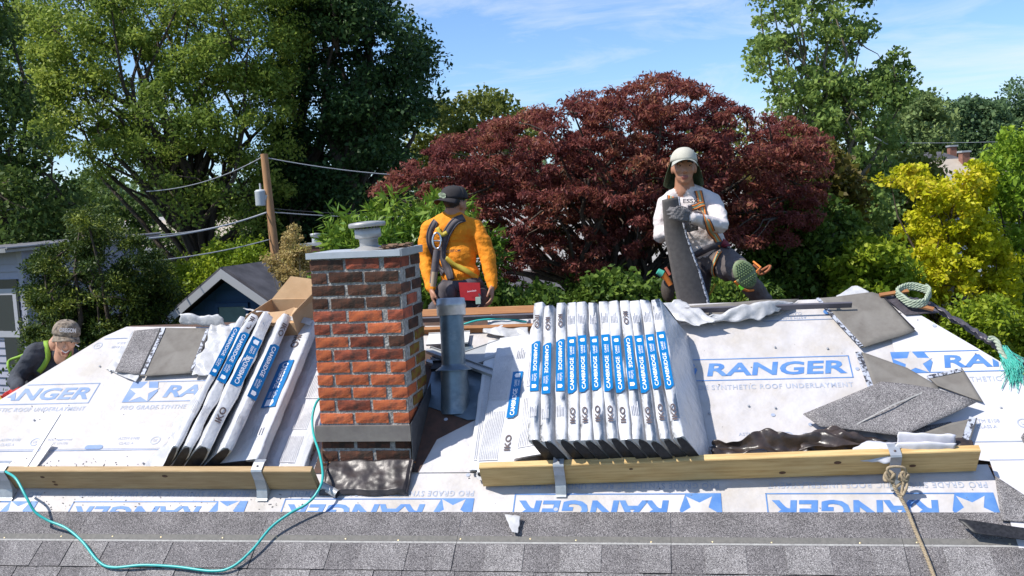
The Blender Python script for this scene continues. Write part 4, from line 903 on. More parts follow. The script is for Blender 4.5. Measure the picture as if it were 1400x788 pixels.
# ================================================================ cardboard box left of the chimney
bx = rp(395, 440, 0); BC = P(386, 424, 5.75)
o = thing('cardboard_box', 'torn open brown cardboard box behind the toppled bundles, left of the chimney', 'box', Matrix.Translation(BC) @ Matrix.Rotation(R(-14), 4, 'Z') @ Matrix.Rotation(R(16), 4, 'X'))
g = G(); th = .004
g.box((-.17, -.13, -.12), (-.166, .13, .02)); g.box((.166, -.13, -.12), (.17, .13, .02)); g.box((-.166, .126, -.12), (.166, .13, .02)); g.box((-.166, -.13, -.12), (.166, -.126, -.03)); g.box((-.166, -.126, -.12), (.166, .126, -.116)); part('walls', g, m_card, o)
for nm, vs_ in (('flap', [(-.17, -.13, .02), (-.17, .13, .02), (-.26, .11, -.06), (-.25, -.12, -.08)]), ('flap', [(-.166, .13, .02), (.166, .13, .02), (.15, .17, .13), (-.02, .18, .15)]), ('flap', [(.17, -.13, .02), (.17, .13, .02), (.22, .12, .10), (.21, -.1, .06)])):
    g = G(); g.add(vs_, [(0, 1, 2, 3)]); solid(part(nm, g, m_card, o), .004)
g = G()
for k in range(5):
    T = Matrix.Translation((random.uniform(-.05, .13), random.uniform(-.1, .08), random.uniform(-.08, -.02))) @ Matrix.Rotation(random.uniform(0, 3), 4, 'Z') @ Matrix.Rotation(random.uniform(-.8, .8), 4, 'X')
    g.box((-.06, -.045, 0), (.06, .045, .003), T)
part('scraps', g, m_card, o)
film('plastic_film', 'grey-white wrapper sheet with a sharp corner in front of the cardboard box', [(332, 421, .0), (425, 445), (428, 436), (345, 425)], .012, 16, .20, 30, 10)
# ================================================================ foliage
def inpoly(x, y, poly):
    c = np.zeros(len(x), bool); n = len(poly); j = n - 1
    for i in range(n):
        xi, yi = poly[i]; xj, yj = poly[j]
        t = ((yi > y) != (yj > y)) & (x < (xj - xi) * (y - yi) / ((yj - yi) + 1e-9) + xi); c ^= t; j = i
    return c
RAYM = np.array([list(ray(0, 0)), list(ray(1, 0) - ray(0, 0)), list(ray(0, 1) - ray(0, 0))])
def rays(x, y): return RAYM[0] + np.outer(x, RAYM[1]) + np.outer(y, RAYM[2])
def leaves_mesh(name, C, n_per, rad, size, mat, aspect=.45, droop=0.0, flat=.7, var=.4, sizes=None, up=0.5, radial=.35, seed=0):
    """C: clump centres (k,3). A clump is a flattened puff of folded leaf quads"""
    rg = np.random.default_rng(seed + 11); k = len(C); n = k * n_per
    cr_ = np.repeat(rad * rg.uniform(1 - var, 1 + var, k), n_per)
    d = rg.normal(size=(n, 3)); d /= np.linalg.norm(d, axis=1)[:, None]; rr = rg.random(n) ** (1 / 2.2)
    off = d * rr[:, None] * cr_[:, None]; off[:, 2] *= flat
    p = np.repeat(C, n_per, 0) + off
    L_ = size * rg.uniform(.55, 1.3, n); W_ = L_ * aspect * rg.uniform(.8, 1.2, n)
    ax = rg.normal(size=(n, 3)) + d * radial * 2; ax[:, 2] -= droop * 1.5; ax /= np.linalg.norm(ax, axis=1)[:, None]
    nr = rg.normal(size=(n, 3)); nr[:, 2] += up * 2; sd = np.cross(ax, nr); sd /= np.linalg.norm(sd, axis=1)[:, None] + 1e-9
    nn = np.cross(sd, ax)
    V = np.empty((n, 4, 3)); V[:, 0] = p - ax * L_[:, None] * .5; V[:, 1] = p + sd * W_[:, None] * .5 + nn * W_[:, None] * .12; V[:, 2] = p + ax * L_[:, None] * .5; V[:, 3] = p - sd * W_[:, None] * .5 + nn * W_[:, None] * .12
    V = V.reshape(-1, 3).astype(np.float32)
    me = bpy.data.meshes.new(name); me.vertices.add(n * 4); me.vertices.foreach_set('co', V.ravel()); me.loops.add(n * 4); me.loops.foreach_set('vertex_index', np.arange(n * 4, dtype=np.int32))
    me.polygons.add(n); me.polygons.foreach_set('loop_start', np.arange(0, n * 4, 4, dtype=np.int32)); me.polygons.foreach_set('loop_total', np.full(n, 4, dtype=np.int32))
    me.materials.append(mat); me.update(calc_edges=True); return me
def clumps(poly, D, dd, k, seed, dens=None):
    rg = np.random.default_rng(seed); xs = [p[0] for p in poly]; ys = [p[1] for p in poly]; out_ = []
    while len(out_) < k:
        x = rg.uniform(min(xs), max(xs), 4000); y = rg.uniform(min(ys), max(ys), 4000); m = inpoly(x, y, poly); x, y = x[m], y[m]
        if dens is not None:
            n3 = np.array([noise.noise(Vector((a / dens, b / dens, seed))) for a, b in zip(x, y)]); m = n3 > rg.uniform(-.45, .25, len(x)); x, y = x[m], y[m]
        cx, cy = np.mean(xs), np.mean(ys)
        e = np.clip(1 - ((x - cx) / (max(xs) - min(xs)) * 2) ** 2, .15, 1)
        dep = D + dd * np.sqrt(e) * rg.uniform(-1, 1, len(x))
        q = rays(x, y) * dep[:, None] + np.array([0, 0, ZC]); out_.extend(q[:k - len(out_)])
    return np.array(out_)
m_bark = M_('bark', (0.10, 0.075, 0.055), (0.05, 0.038, 0.03), 9, rough=0.95, stretch=(3, 3, .6), bump=.8, bscale=12, bdist=.03)
m_bark_l = M_('pale bark', (0.20, 0.17, 0.13), (0.11, 0.09, 0.07), 9, rough=0.95, stretch=(3, 3, .6), bump=.6, bscale=12, bdist=.02)
def wob(a, b, k, amp, rg):
    pts = []; 
    for i in range(k + 1):
        t = i / k; p = a.lerp(b, t); s = amp * math.sin(t * math.pi) * (b - a).length
        pts.append(p + Vector((rg.uniform(-s, s), rg.uniform(-s, s), rg.uniform(-s, s) * .5 + s * .5)))
    return pts
def tree(name, label, C, base, mat, n_per, rad, size, trunk_r=.2, limbs=14, fork=.35, group=None, bark=None, seed=0, cat='tree', mats2=None, twigs=0, trunk=True, **k):
    o = thing(name, label, cat, Matrix.Translation(base), group); rg = random.Random(seed)
    Cl = C - np.array(base)
    me = leaves_mesh('crown', Cl, n_per, rad, size, mat, seed=seed, **k); part('crown', me, None, o)
    if trunk:
        top = Vector(np.mean(C, 0)) - base; H = top.z; fk = Vector((top.x * .3, top.y * .3, H * fork)); g = G()
        ctr = Vector(np.mean(Cl, 0)); g.tube([Vector((0, 0, 0)), Vector((0, 0, H * .05)), fk * .6, fk, fk.lerp(ctr, .6)], [trunk_r * 1.3, trunk_r * 1.05, trunk_r * .9, trunk_r * .8, trunk_r * .35], 10)
        idx = rg.sample(range(len(Cl)), min(limbs, len(Cl)))
        for i in idx:
            e = Vector(Cl[i]); st_ = fk.lerp(ctr, rg.uniform(0, .45)); pts = wob(st_, e, 5, .10, rg)
            g.tube(pts, [trunk_r * .42 * (1 - t / 5.6) for t in range(6)], 6, caps=False)
        part('trunk', g, bark or m_bark, o)
        if twigs:
            g = G(); ends = [Vector(Cl[i]) for i in idx]
            for i in rg.sample(range(len(Cl)), min(twigs, len(Cl))):
                e = Vector(Cl[i]); n0 = min(ends, key=lambda q: (q - e).length); g.tube(wob(n0.lerp(ctr, rg.uniform(.0, .3)), e, 3, .12, rg), [trunk_r * .12, trunk_r * .09, trunk_r * .06, trunk_r * .03], 4, caps=False)
            part('branches', g, bark or m_bark, o)['kind'] = 'stuff'
    return o
def gb(px, D, dy=0):   # ground point below a pixel column
    p = P(px, 400, D); return Vector((p.x, p.y + dy, 0))

lf_elm = leafmat('elm leaves', (0.086, 0.144, 0.030), (0.218, 0.305, 0.052), (0.437, 0.494, 0.098), nscale=.35, trans=.45)
lf_oak = leafmat('oak leaves', (0.016, 0.042, 0.016), (0.035, 0.078, 0.023), (0.081, 0.138, 0.035), trans=.22, nscale=.35)
lf_dark = leafmat('dark leaves', (0.031, 0.061, 0.017), (0.086, 0.138, 0.028), (0.172, 0.224, 0.052), nscale=.5)
lf_maple = leafmat('red maple leaves', (0.12, 0.036, 0.036), (0.235, 0.068, 0.058), (0.37, 0.165, 0.085), trans=.4, nscale=1.2)
lf_mapleg = leafmat('green maple leaves', (0.075, 0.053, 0.018), (0.150, 0.128, 0.027), (0.180, 0.225, 0.030), trans=.3, nscale=1.2)
lf_pop = leafmat('poplar leaves', (0.109, 0.178, 0.044), (0.217, 0.310, 0.078), (0.342, 0.420, 0.093), nscale=.6, trans=.4)
lf_yel = leafmat('yellow maple leaves', (0.27, 0.31, 0.010), (0.56, 0.56, 0.018), (0.78, 0.62, 0.07), trans=.4, nscale=.9)
lf_brt = leafmat('bright green leaves', (0.105, 0.210, 0.018), (0.225, 0.345, 0.030), (0.360, 0.465, 0.045), nscale=.8)
lf_hill = leafmat('hill leaves', (0.133, 0.189, 0.066), (0.227, 0.302, 0.104), (0.340, 0.398, 0.141), nscale=.12)
lf_hilld = leafmat('dark hill leaves', (0.077, 0.131, 0.060), (0.131, 0.209, 0.088), (0.218, 0.295, 0.121), nscale=.12)
lf_olive = leafmat('olive leaves', (0.084, 0.119, 0.021), (0.168, 0.196, 0.039), (0.266, 0.266, 0.056), nscale=.5)
lf_yew = leafmat('conifer sprays', (0.014, 0.032, 0.007), (0.05, 0.085, 0.014), (0.27, 0.31, 0.045), trans=.2, nscale=2.2)
lf_lime = leafmat('lime shrub leaves', (0.108, 0.189, 0.014), (0.230, 0.311, 0.020), (0.405, 0.446, 0.041), nscale=1.0)
lf_ivy = leafmat('hedge leaves', (0.036, 0.077, 0.014), (0.095, 0.167, 0.026), (0.214, 0.297, 0.048), nscale=1.2)
lf_rho = leafmat('glossy long leaves', (0.063, 0.133, 0.017), (0.140, 0.238, 0.028), (0.308, 0.392, 0.049), rough=.35, nscale=1.5, trans=.25)
lf_gold = leafmat('golden plume', (0.330, 0.242, 0.088), (0.495, 0.374, 0.154), (0.374, 0.396, 0.088), nscale=2)

# far tree lines
C = clumps([(-80, 270), (100, 255), (400, 262), (700, 240), (1000, 235), (1230, 215), (1500, 200), (1500, 262), (1000, 285), (400, 310), (-80, 320)], 95, 14, 900, 3)
C[:, 2] *= .95
o = part('far_treeline', leaves_mesh('far_treeline', C, 36, 3.2, .75, lf_hilld, seed=1, aspect=.8), None); o['kind'] = 'stuff'
g = G(); g.grid(lambda u, v: ((u - .5) * 500, 88 + v * 60, 1.5 + 4.0 * math.sin(min(1, v * 1.3) * 1.57) - 1.5), 10, 8); struct('hill', g, m_grass)
# hill trees
for i, (poly, mt, lab_) in enumerate((
    ([(1208, 250), (1206, 180), (1224, 148), (1255, 130), (1285, 138), (1300, 165), (1305, 250)], lf_hill, 'broad green tree on the hill just right of the poplar'),
    ([(1285, 250), (1290, 160), (1310, 142), (1345, 136), (1375, 148), (1382, 250)], lf_hilld, 'dark rounded tree on the hill behind the two roof chimneys'),
    ([(1350, 240), (1362, 150), (1372, 125), (1390, 114), (1430, 118), (1460, 250)], lf_hilld, 'tallest dark tree on the hill at the right edge'))):
    D = 66 + i * 6; C = clumps(poly, D, 3, 130, 20 + i)
    tree('hill_tree', lab_, C, gb((poly[0][0] + poly[-1][0]) / 2, D), mt, 110, .95, .30, .35, 8, group='trees on the hill', aspect=.8, seed=i)
C = clumps([(562, 320), (560, 215), (575, 170), (600, 148), (640, 132), (690, 128), (712, 140), (730, 165), (740, 320)], 33, 2.5, 150, 31)
tree('green_tree', 'olive green rounded tree showing above the left end of the red maple', C, gb(650, 33), lf_olive, 150, .62, .17, .3, 12, seed=31, aspect=.7)
C = clumps([(870, 330), (940, 180), (1000, 150), (1050, 150), (1090, 165), (1120, 330)], 30, 2.5, 70, 32)
tree('green_tree', 'pale green tree showing behind the right shoulder of the red maple', C, gb(990, 30), lf_olive, 130, .6, .16, .25, 8, seed=32, aspect=.7)
# the big trees on the left
C = clumps([(-100, -40), (0, -40), (20, 30), (14, 90), (40, 150), (70, 240), (120, 290), (130, 430), (-100, 430)], 20, 2.5, 260, 41, dens=30)
tree('dark_tree', 'dark green tree at the far left edge of the photo', C, gb(-30, 20), lf_dark, 180, .50, .12, .3, 24, seed=41, aspect=.55, twigs=60)
C = clumps([(8, 60), (20, 10), (60, -60), (430, -60), (420, 60), (395, 150), (400, 260), (380, 330), (330, 330), (280, 300), (230, 290), (200, 262), (165, 235), (140, 240), (112, 208), (60, 200), (30, 170)], 25, 3.0, 640, 42, dens=42)
tree('elm_tree', 'huge yellow-green leafy tree filling the upper left sky', C, gb(300, 24), lf_elm, 185, .46, .115, .22, 46, fork=.38, seed=42, aspect=.5, twigs=160)
C = clumps([(350, -60), (545, -60), (520, 0), (535, 28), (562, 40), (590, 70), (590, 120), (582, 165), (560, 200), (550, 260), (550, 330), (520, 430), (350, 430), (335, 330), (365, 240), (392, 150), (380, 30)], 27, 3.2, 600, 43, dens=45)
tree('oak_tree', 'very dark dense tree right of the huge yellow-green one, behind the utility pole', C, gb(450, 27), lf_oak, 190, .58, .14, .5, 40, fork=.3, seed=43, aspect=.6, twigs=80)
C = clumps([(70, 300), (130, 240), (190, 262), (230, 300), (345, 320), (345, 420), (70, 420)], 32, 2.5, 130, 44)
tree('green_tree', 'mid green leafy mass low behind the conifer', C, gb(220, 32), lf_dark, 140, .7, .17, .3, 10, seed=44, aspect=.6)
# dark conifer
rg_ = np.random.default_rng(51); C = []
poly = [(112, 285), (130, 262), (142, 290), (165, 318), (200, 332), (225, 365), (240, 400), (225, 480), (60, 520), (40, 470), (44, 420), (35, 385), (48, 350), (85, 320)]
Cc = clumps(poly, 11.5, .9, 430, 51, dens=22)
tree('conifer_tree', 'dark spreading conifer with yellow-green tips between the grey house and the lime shrub', Cc, gb(125, 11.5), lf_yew, 190, .16, .05, .16, 34, seed=51, aspect=.35, flat=.55, up=.9, radial=.9, twigs=60)
C = clumps([(205, 440), (225, 385), (262, 358), (300, 342), (345, 338), (362, 352), (372, 380), (350, 440)], 20.5, 1.6, 190, 52)
tree('lime_shrub', 'lime green shrub between the conifer and the blue house', C, gb(290, 20.5), lf_lime, 170, .36, .10, .1, 12, seed=52, cat='shrub', aspect=.5)
C = clumps([(40, 520), (60, 440), (110, 430), (200, 440), (225, 470), (200, 540), (40, 560)], 12.2, .8, 130, 53)
tree('dark_shrub', 'dark undergrowth below the conifer behind the crouching worker', C, gb(150, 12.6), lf_dark, 140, .28, .07, .08, 6, seed=53, cat='shrub', aspect=.5)
# rhododendron behind the chimney
C = clumps([(448, 345), (452, 300), (480, 282), (520, 276), (560, 270), (600, 272), (640, 290), (680, 330), (690, 420), (560, 430), (440, 400)], 9.4, .7, 150, 54)
tree('laurel_shrub', 'bright shrub with long pointed leaves behind the round chimney vent', C, gb(540, 9.4), lf_rho, 75, .19, .125, .07, 14, seed=54, cat='shrub', aspect=.24, up=.8, radial=1.0, flat=.8)
C = clumps([(384, 345), (392, 318), (402, 305), (412, 330), (424, 350), (420, 392), (398, 402), (378, 390), (366, 352)], 8.6, .18, 70, 55)
tree('golden_shrub', 'golden feathery shrub between the utility pole and the brick chimney', C, gb(400, 8.6), lf_gold, 130, .065, .032, .03, 20, seed=55, cat='shrub', aspect=.4, bark=m_bark_l)
# the red maple
MP = [(515, 262), (540, 238), (575, 214), (600, 192), (650, 178), (700, 160), (742, 150), (790, 132), (850, 122), (885, 108), (925, 104), (965, 128), (1010, 148), (1060, 158), (1110, 178), (1128, 200), (1128, 240), (1120, 300), (1090, 330), (1040, 340), (1000, 330), (960, 325), (900, 322), (850, 375), (800, 392), (760, 362), (715, 400), (690, 380), (665, 330), (620, 300), (560, 272)]
C1 = np.vstack([clumps(MP, 11.2, 1.5, 750, 61, dens=18), clumps(MP, 11.2, 1.5, 620, 65)])
C1 = C1[[not (690 < (700 + 1300 * (Vector(c) - CAM).dot(rgt) / (Vector(c) - CAM).dot(fwd)) < 905 and 394 - 1300 * (Vector(c) - CAM).dot(upv) / (Vector(c) - CAM).dot(fwd) > 275 and rng.random() < .5) for c in C1]]
C1b = clumps([(690, 260), (720, 400), (770, 370), (800, 400), (860, 392), (900, 330), (900, 260)], 10.6, .6, 50, 62)
C1 = np.vstack([C1, C1b])
mp_ = tree('red_maple', 'wide dark red Japanese maple spreading behind the two standing workers', C1, gb(850, 11.4), lf_maple, 130, .125, .060, .13, 60, fork=.55, seed=61, aspect=.34, flat=.5, droop=.25, up=.9, twigs=260, bark=m_bark)
C = clumps([(700, 330), (720, 250), (900, 240), (1050, 240), (1120, 260), (1140, 330), (1060, 360), (1000, 350)], 11.9, .5, 170, 63, dens=40)
part('inner_leaves', leaves_mesh('inner_leaves', C - np.array(gb(850, 11.4)), 90, .16, .07, lf_mapleg, seed=63, aspect=.36, flat=.5), None, mp_)
g = G(); b0 = gb(850, 11.4)      # the low fork of stems seen under the crown
for (x0, x1, y1, D1) in ((818, 790, 330, 11.2), (820, 850, 325, 11.0), (816, 905, 262, 11.0), (812, 745, 340, 11.3), (815, 700, 370, 11.0), (1130, 1140, 320, 11.4), (1100, 1060, 300, 11.6)):
    a = P(x0, 425, 11.4); e = P(x1, y1, D1); a2 = Vector((a.x, a.y, 0)); rg = random.Random(x1)
    g.tube([a2 - b0, a - b0] + [p - b0 for p in wob(a, e, 5, .06, rg)[1:]], [.085, .06, .05, .045, .035, .028, .018], 7, caps=False)
part('stems', g, m_bark_l, mp_)
# hedge and undergrowth behind the ridge
for i, (poly, D, mt, k, lab_) in enumerate((
    ([(660, 440), (650, 404), (700, 398), (760, 404), (770, 440)], 9.6, lf_ivy, 70, 'ivy-green shrub behind the ridge right of the orange worker'),
    ([(768, 440), (775, 398), (820, 384), (880, 388), (900, 440)], 10.0, lf_ivy, 70, 'green shrub under the maple stems, behind the upright bundles'),
    ([(895, 440), (900, 400), (960, 378), (1040, 386), (1080, 440)], 10.4, lf_ivy, 90, 'dark green shrub behind the worker in white'),
    ([(1010, 300), (1060, 270), (1140, 285), (1185, 320), (1180, 440), (1040, 440)], 11.8, lf_ivy, 190, 'leafy green bush below the right end of the maple'),
    ([(1040, 210), (1120, 205), (1160, 250), (1165, 330), (1080, 330), (1040, 280)], 13.2, lf_mapleg, 150, 'bronze-green bush right behind the maple crown'),
    ([(1150, 440), (1140, 360), (1180, 330), (1230, 345), (1240, 440)], 11.2, lf_lime, 110, 'yellow-green shrub in front of the poplar foot'),
    ([(1165, 300), (1200, 235), (1270, 225), (1290, 300), (1250, 350), (1180, 350)], 21, lf_olive, 130, 'olive shrub between the poplar and the yellow maple'))):
    C = clumps(poly, D, .7, k, 70 + i)
    tree('green_shrub', lab_, C, gb(sum(p[0] for p in poly) / len(poly), D), mt, 130, .21 * D / 10, .075 * D / 10, .06, 10, seed=70 + i, cat='shrub', aspect=.6, group='shrubs behind the ridge')
# poplar
C = np.vstack([clumps([(1034, 60), (1032, 0), (1050, -60), (1195, -60), (1192, 0), (1180, 60), (1170, 130), (1120, 190), (1075, 185), (1055, 130), (1060, 110), (1022, 102)], 19, 1.2, 150, 81, dens=16), clumps([(1105, 110), (1180, 80), (1200, 110), (1215, 150), (1228, 200), (1225, 260), (1215, 330), (1130, 340), (1110, 260), (1085, 180)], 19, 1.4, 170, 84, dens=20)])
C2 = clumps([(1195, 130), (1200, 85), (1228, 72), (1240, 85), (1256, 120), (1230, 150)], 18.6, .5, 26, 82)
tree('poplar_tree', 'tall light green tree with airy branches right of the maple', np.vstack([C, C2]), gb(1150, 19), lf_pop, 80, .27, .10, .14, 40, fork=.5, seed=81, aspect=.75, bark=m_bark_l, twigs=120, up=.2)
# yellow maple and bright tree at the right
YP = [(1190, 470), (1240, 380), (1225, 320), (1250, 300), (1262, 268), (1215, 248), (1222, 232), (1262, 232), (1300, 262), (1318, 236), (1345, 222), (1358, 250), (1338, 290), (1360, 330), (1390, 362), (1385, 430), (1420, 480), (1300, 480)]
C = clumps(YP, 12.2, .9, 330, 91, dens=22)
tree('yellow_maple', 'bright yellow-green maple standing beyond the right end of the ridge', C, gb(1290, 12.2), lf_yel, 120, .17, .07, .08, 26, seed=91, aspect=.7, flat=.55, up=.8, twigs=60)
C = clumps([(1345, 230), (1370, 190), (1400, 168), (1470, 150), (1480, 520), (1400, 500), (1362, 440), (1352, 380), (1362, 300)], 13.5, 1.0, 240, 92, dens=28)
tree('bright_tree', 'leafy light green tree at the right edge beside the yellow maple', C, gb(1420, 13.5), lf_brt, 130, .24, .085, .1, 20, seed=92, aspect=.55, twigs=40)
C = clumps([(1290, 500), (1310, 420), (1380, 410), (1440, 470), (1440, 560), (1350, 520)], 9.5, .5, 120, 93)
tree('olive_shrub', 'dull olive bush just beyond the right hip edge', C, gb(1380, 9.5), lf_lime, 130, .17, .06, .05, 8, seed=93, cat='shrub', aspect=.5)

# ================================================================ buildings beyond
m_siding = M_('grey siding', (0.31, 0.31, 0.38), (0.28, 0.28, 0.34), 4, rough=.6)
m_win = M_('window glass', (0.03, 0.035, 0.04), rough=.08, spec=.8)
m_frame = M_('window frame paint', (0.34, 0.34, 0.37), rough=.5)
m_mroof = M_('ribbed metal roof', (0.34, 0.335, 0.34), (0.26, 0.25, 0.25), 3, rough=.45, metal=.4)
a = P(30, 336, 15.0); bB = gb(0, 15.0)
gh = thing('grey_house', 'grey clapboard house with a ribbed metal roof at the left edge', 'house', Matrix.Translation(Vector((a.x, a.y, 0))) @ Matrix.Rotation(R(-14), 4, 'Z'))
topz = a.z - .05
g = G(); g.box((-7, .02, 0), (0, 2.4, topz)); part('wall', g, m_siding, gh)
sid = G(); sid.add([(-7, -.032, 0), (0, -.032, 0), (0, -.003, .125), (-7, -.003, .125), (-7, .02, 0), (0, .02, 0), (0, .02, .125), (-7, .02, .125)], [(0, 1, 2, 3), (0, 4, 5, 1), (1, 5, 6, 2), (3, 2, 6, 7)])
sm_ = sid.mesh('siding_board', m_siding); z = 0
while z < topz - .1:
    o = part('siding_board', sm_, None, gh); o.location = (0, 0, z); z += .122
g = G(); g.box((-7, -.04, 0), (.0, -.02, .1)); g.box((-.09, -.045, 0), (.02, .02, topz)); part('corner_board', g, m_siding, gh)
q0, q1 = P(-30, 405, 15), P(12, 455, 15)
wf = G(); o0 = Vector((a.x, a.y, 0)); x1 = q1.x - o0.x; x0 = x1 - 1.0; z1 = q0.z - .02; z0 = q1.z
for b_ in ((x0 - .08, x1 + .08, z1, z1 + .1), (x0 - .08, x1 + .08, z0 - .1, z0), (x0 - .08, x0, z0, z1), (x1, x1 + .08, z0, z1)): wf.box((b_[0], -.055, b_[2]), (b_[1], -.015, b_[3]))
wo = part('window', wf, m_frame, gh); g = G(); g.box((x0, -.035, z0), (x1, -.03, z1)); part('pane', g, m_win, wo)
wf = G(); x0, x1, z0, z1 = -.30, -.02 - .09, z1 - 1.15, z1 + .25
g = G(); g.box((-.55, -.05, z0), (-.14, -.03, z1)); part('door', g, m_win, gh)
# roof slab rising to the right edge of the house, ribs running up it
g = G(); L0, L1 = P(-60, 365, 15.0), P(66, 331, 15.0)
v0 = Vector((-7.4, -.35, topz - .02)); 
g.add([(-7.4, -.4, topz - .1), (.12, -.4, topz + .02), (.12, 2.8, topz + .10), (-7.4, 2.8, topz + .0)], [(0, 1, 2, 3)]); solid(part('roof', g, m_mroof, gh), .06)
for k in range(16):
    x = -7.2 + k * .49; t = (x + 7.4) / 7.65; g = G(); g.tube([(x, -.4, topz - .09 + .12 * t), (x, 2.8, topz + .01 + .10 * t)], .022, 4); part('roof_rib', g, m_mroof, gh)
# blue house
m_blue = M_('navy siding', (0.016, 0.065, 0.15), (0.013, 0.05, 0.12), 4, rough=.7)
m_fascia = M_('grey fascia', (0.36, 0.36, 0.37), rough=.6)
m_shg = M_('grey roof shingles', (0.05, 0.048, 0.055), (0.10, 0.095, 0.105), 3, rough=.9, detail=9)
pk = P(322, 369, 17.0); yaw_b = R(-4)
bh = thing('blue_house', 'dark blue gabled house with grey fascia boards behind the toppled bundles', 'house', Matrix.Translation(Vector((pk.x, pk.y, 0))) @ Matrix.Rotation(yaw_b, 4, 'Z'))
zr = pk.z; hw, sl_ = 3.4, .70
g = G(); g.add([(-hw, 0, 0), (hw, 0, 0), (hw, 0, zr - sl_ * hw), (0, 0, zr - .05), (-hw, 0, zr - sl_ * hw), (hw, 8, 0), (hw, 8, zr - sl_ * hw), (-hw, 8, 0), (-hw, 8, zr - sl_ * hw), (0, 8, zr - .05)], [(0, 1, 2, 3, 4), (1, 5, 6, 2), (7, 0, 4, 8), (5, 7, 8, 9, 6)]); part('wall', g, m_blue, bh)
bd = G(); bd.add([(-3.4, -.03, 0), (3.4, -.03, 0), (3.4, -.01, .17), (-3.4, -.01, .17), (-3.4, 0, 0), (3.4, 0, 0)], [(0, 1, 2, 3), (4, 5, 1, 0)])
z = zr - 2.6
while z < zr - .4:
    w = (zr - z - .17) / sl_ - .1; b2 = G(); b2.add([(-w, -.03, 0), (w, -.03, 0), (w, -.008, .17), (-w, -.008, .17), (-w, 0, 0), (w, 0, 0)], [(0, 1, 2, 3), (4, 5, 1, 0)]); o = part('siding_board', b2, m_blue, bh); o.location = (0, 0, z); z += .172
for s in (-1, 1):
    g = G(); e = hw + .5; g.add([(0, -.45, zr + .04), (s * e, -.45, zr + .04 - sl_ * e), (s * e, 8.4, zr + .04 - sl_ * e), (0, 8.4, zr + .04)], [(0, 1, 2, 3) if s < 0 else (3, 2, 1, 0)]); solid(part('roof', g, m_shg, bh), .05)
    g = G(); g.add([(0, -.48, zr + .05), (s * e, -.48, zr + .05 - sl_ * e), (s * e, -.48, zr - .11 - sl_ * e), (0, -.48, zr - .11)], [(0, 1, 2, 3)]); solid(part('fascia', g, m_fascia, bh), .03)
    for k in range(14):      # shingle courses on the roof
        d = .15 + k * .24; g = G(); g.box((min(s * d, s * (d + .02)), -.44, zr + .045 - sl_ * (d + .01)), (max(s * d, s * (d + .02)), 8.35, zr + .062 - sl_ * d)); part('roof_course', g, m_shg, bh)
wx, wz = -.45, zr - 1.12
q = P(312, 431, 17.3)
for (wx, ww, mt) in ((-.10, .54, M_('teal curtain glass', (0.10, 0.20, 0.21), (0.07, 0.15, 0.16), 5, rough=.15)), (.72, .5, m_win)):
    g = G(); z0, z1 = zr - 1.8, zr - .66
    for b_ in ((wx - ww / 2 - .06, wx + ww / 2 + .06, z1, z1 + .07), (wx - ww / 2 - .06, wx + ww / 2 + .06, z0 - .07, z0), (wx - ww / 2 - .06, wx - ww / 2, z0, z1), (wx + ww / 2, wx + ww / 2 + .06, z0, z1)): g.box((b_[0], -.07, b_[2]), (b_[1], -.0, b_[3]))
    wo = part('window', g, m_blue, bh); g = G(); g.box((wx - ww / 2, -.05, z0), (wx + ww / 2, -.04, z1)); part('pane', g, mt, wo)
# neighbour roof behind the maple
m_proof = M_('pale roof shingles', (0.34, 0.325, 0.31), (0.25, 0.24, 0.23), 4, rough=.9, detail=9)
A_, B_ = P(660, 372, 17.0), P(1080, 352, 17.0)
nh = thing('neighbour_house', 'long low house with a pale grey roof glimpsed through the maple', 'house', Matrix.Translation(Vector(((A_.x + B_.x) / 2, A_.y, 0))))
W2 = (B_ - A_).length / 2 + 1.2; ze = A_.z
g = G(); g.box((-W2 + .4, .5, 0), (W2 - .4, 7, ze)); part('wall', g, M_('dark brown wall', (0.10, 0.08, 0.065), rough=.8), nh)
g = G(); g.add([(-W2, 0, ze), (W2, 0, ze), (W2, 4.2, ze + 1.25), (-W2, 4.2, ze + 1.25), (W2, 8.4, ze), (-W2, 8.4, ze)], [(0, 1, 2, 3), (3, 2, 4, 5)]); solid(part('roof', g, m_proof, nh), .05)
g = G(); g.box((-W2, -.1, ze - .17), (W2, .0, ze + .0)); part('fascia', g, M_('brown fascia', (0.22, 0.19, 0.17), rough=.7), nh)
for k in range(10):
    wo = G(); x = -W2 + 1.2 + k * 1.1
    if k % 3 == 1: wo.box((x, .45, ze - 1.4), (x + .9, .52, ze - .5)); part('window', wo, m_win, nh)
# small chimney of another house left of ours
c = P(432, 333, 14.5)
sc_ = thing('small_chimney', 'small distant brick chimney with a metal cap left of our chimney vent', 'chimney', Matrix.Translation(Vector((c.x, c.y, c.z - 4.5))))
g = G(); g.box((-.17, -.17, 0), (.17, .17, 4.47)); part('stack', g, M_('dull brick', (0.16, 0.07, 0.05), (0.10, 0.05, 0.04), 14, rough=.9), sc_)
g = G(); g.box((-.19, -.19, 4.47), (.19, .19, 4.51)); g.lathe([(.06, 4.51), (.055, 4.58), (.05, 4.6), (.075, 4.61), (.08, 4.65), (.0001, 4.66)], 14); part('cap', g, m_grey, sc_)
g = G(); g.box((-.1, .2, 0), (4.5, 5, 2.9)); g.add([(-.3, -.2, 2.8), (4.8, -.2, 2.8), (4.8, 2.6, 3.7), (-.3, 2.6, 3.7), (4.8, 5.4, 2.8), (-.3, 5.4, 2.8)], [(0, 1, 2, 3), (3, 2, 4, 5)]); part('house_roof', g, m_shg, sc_)
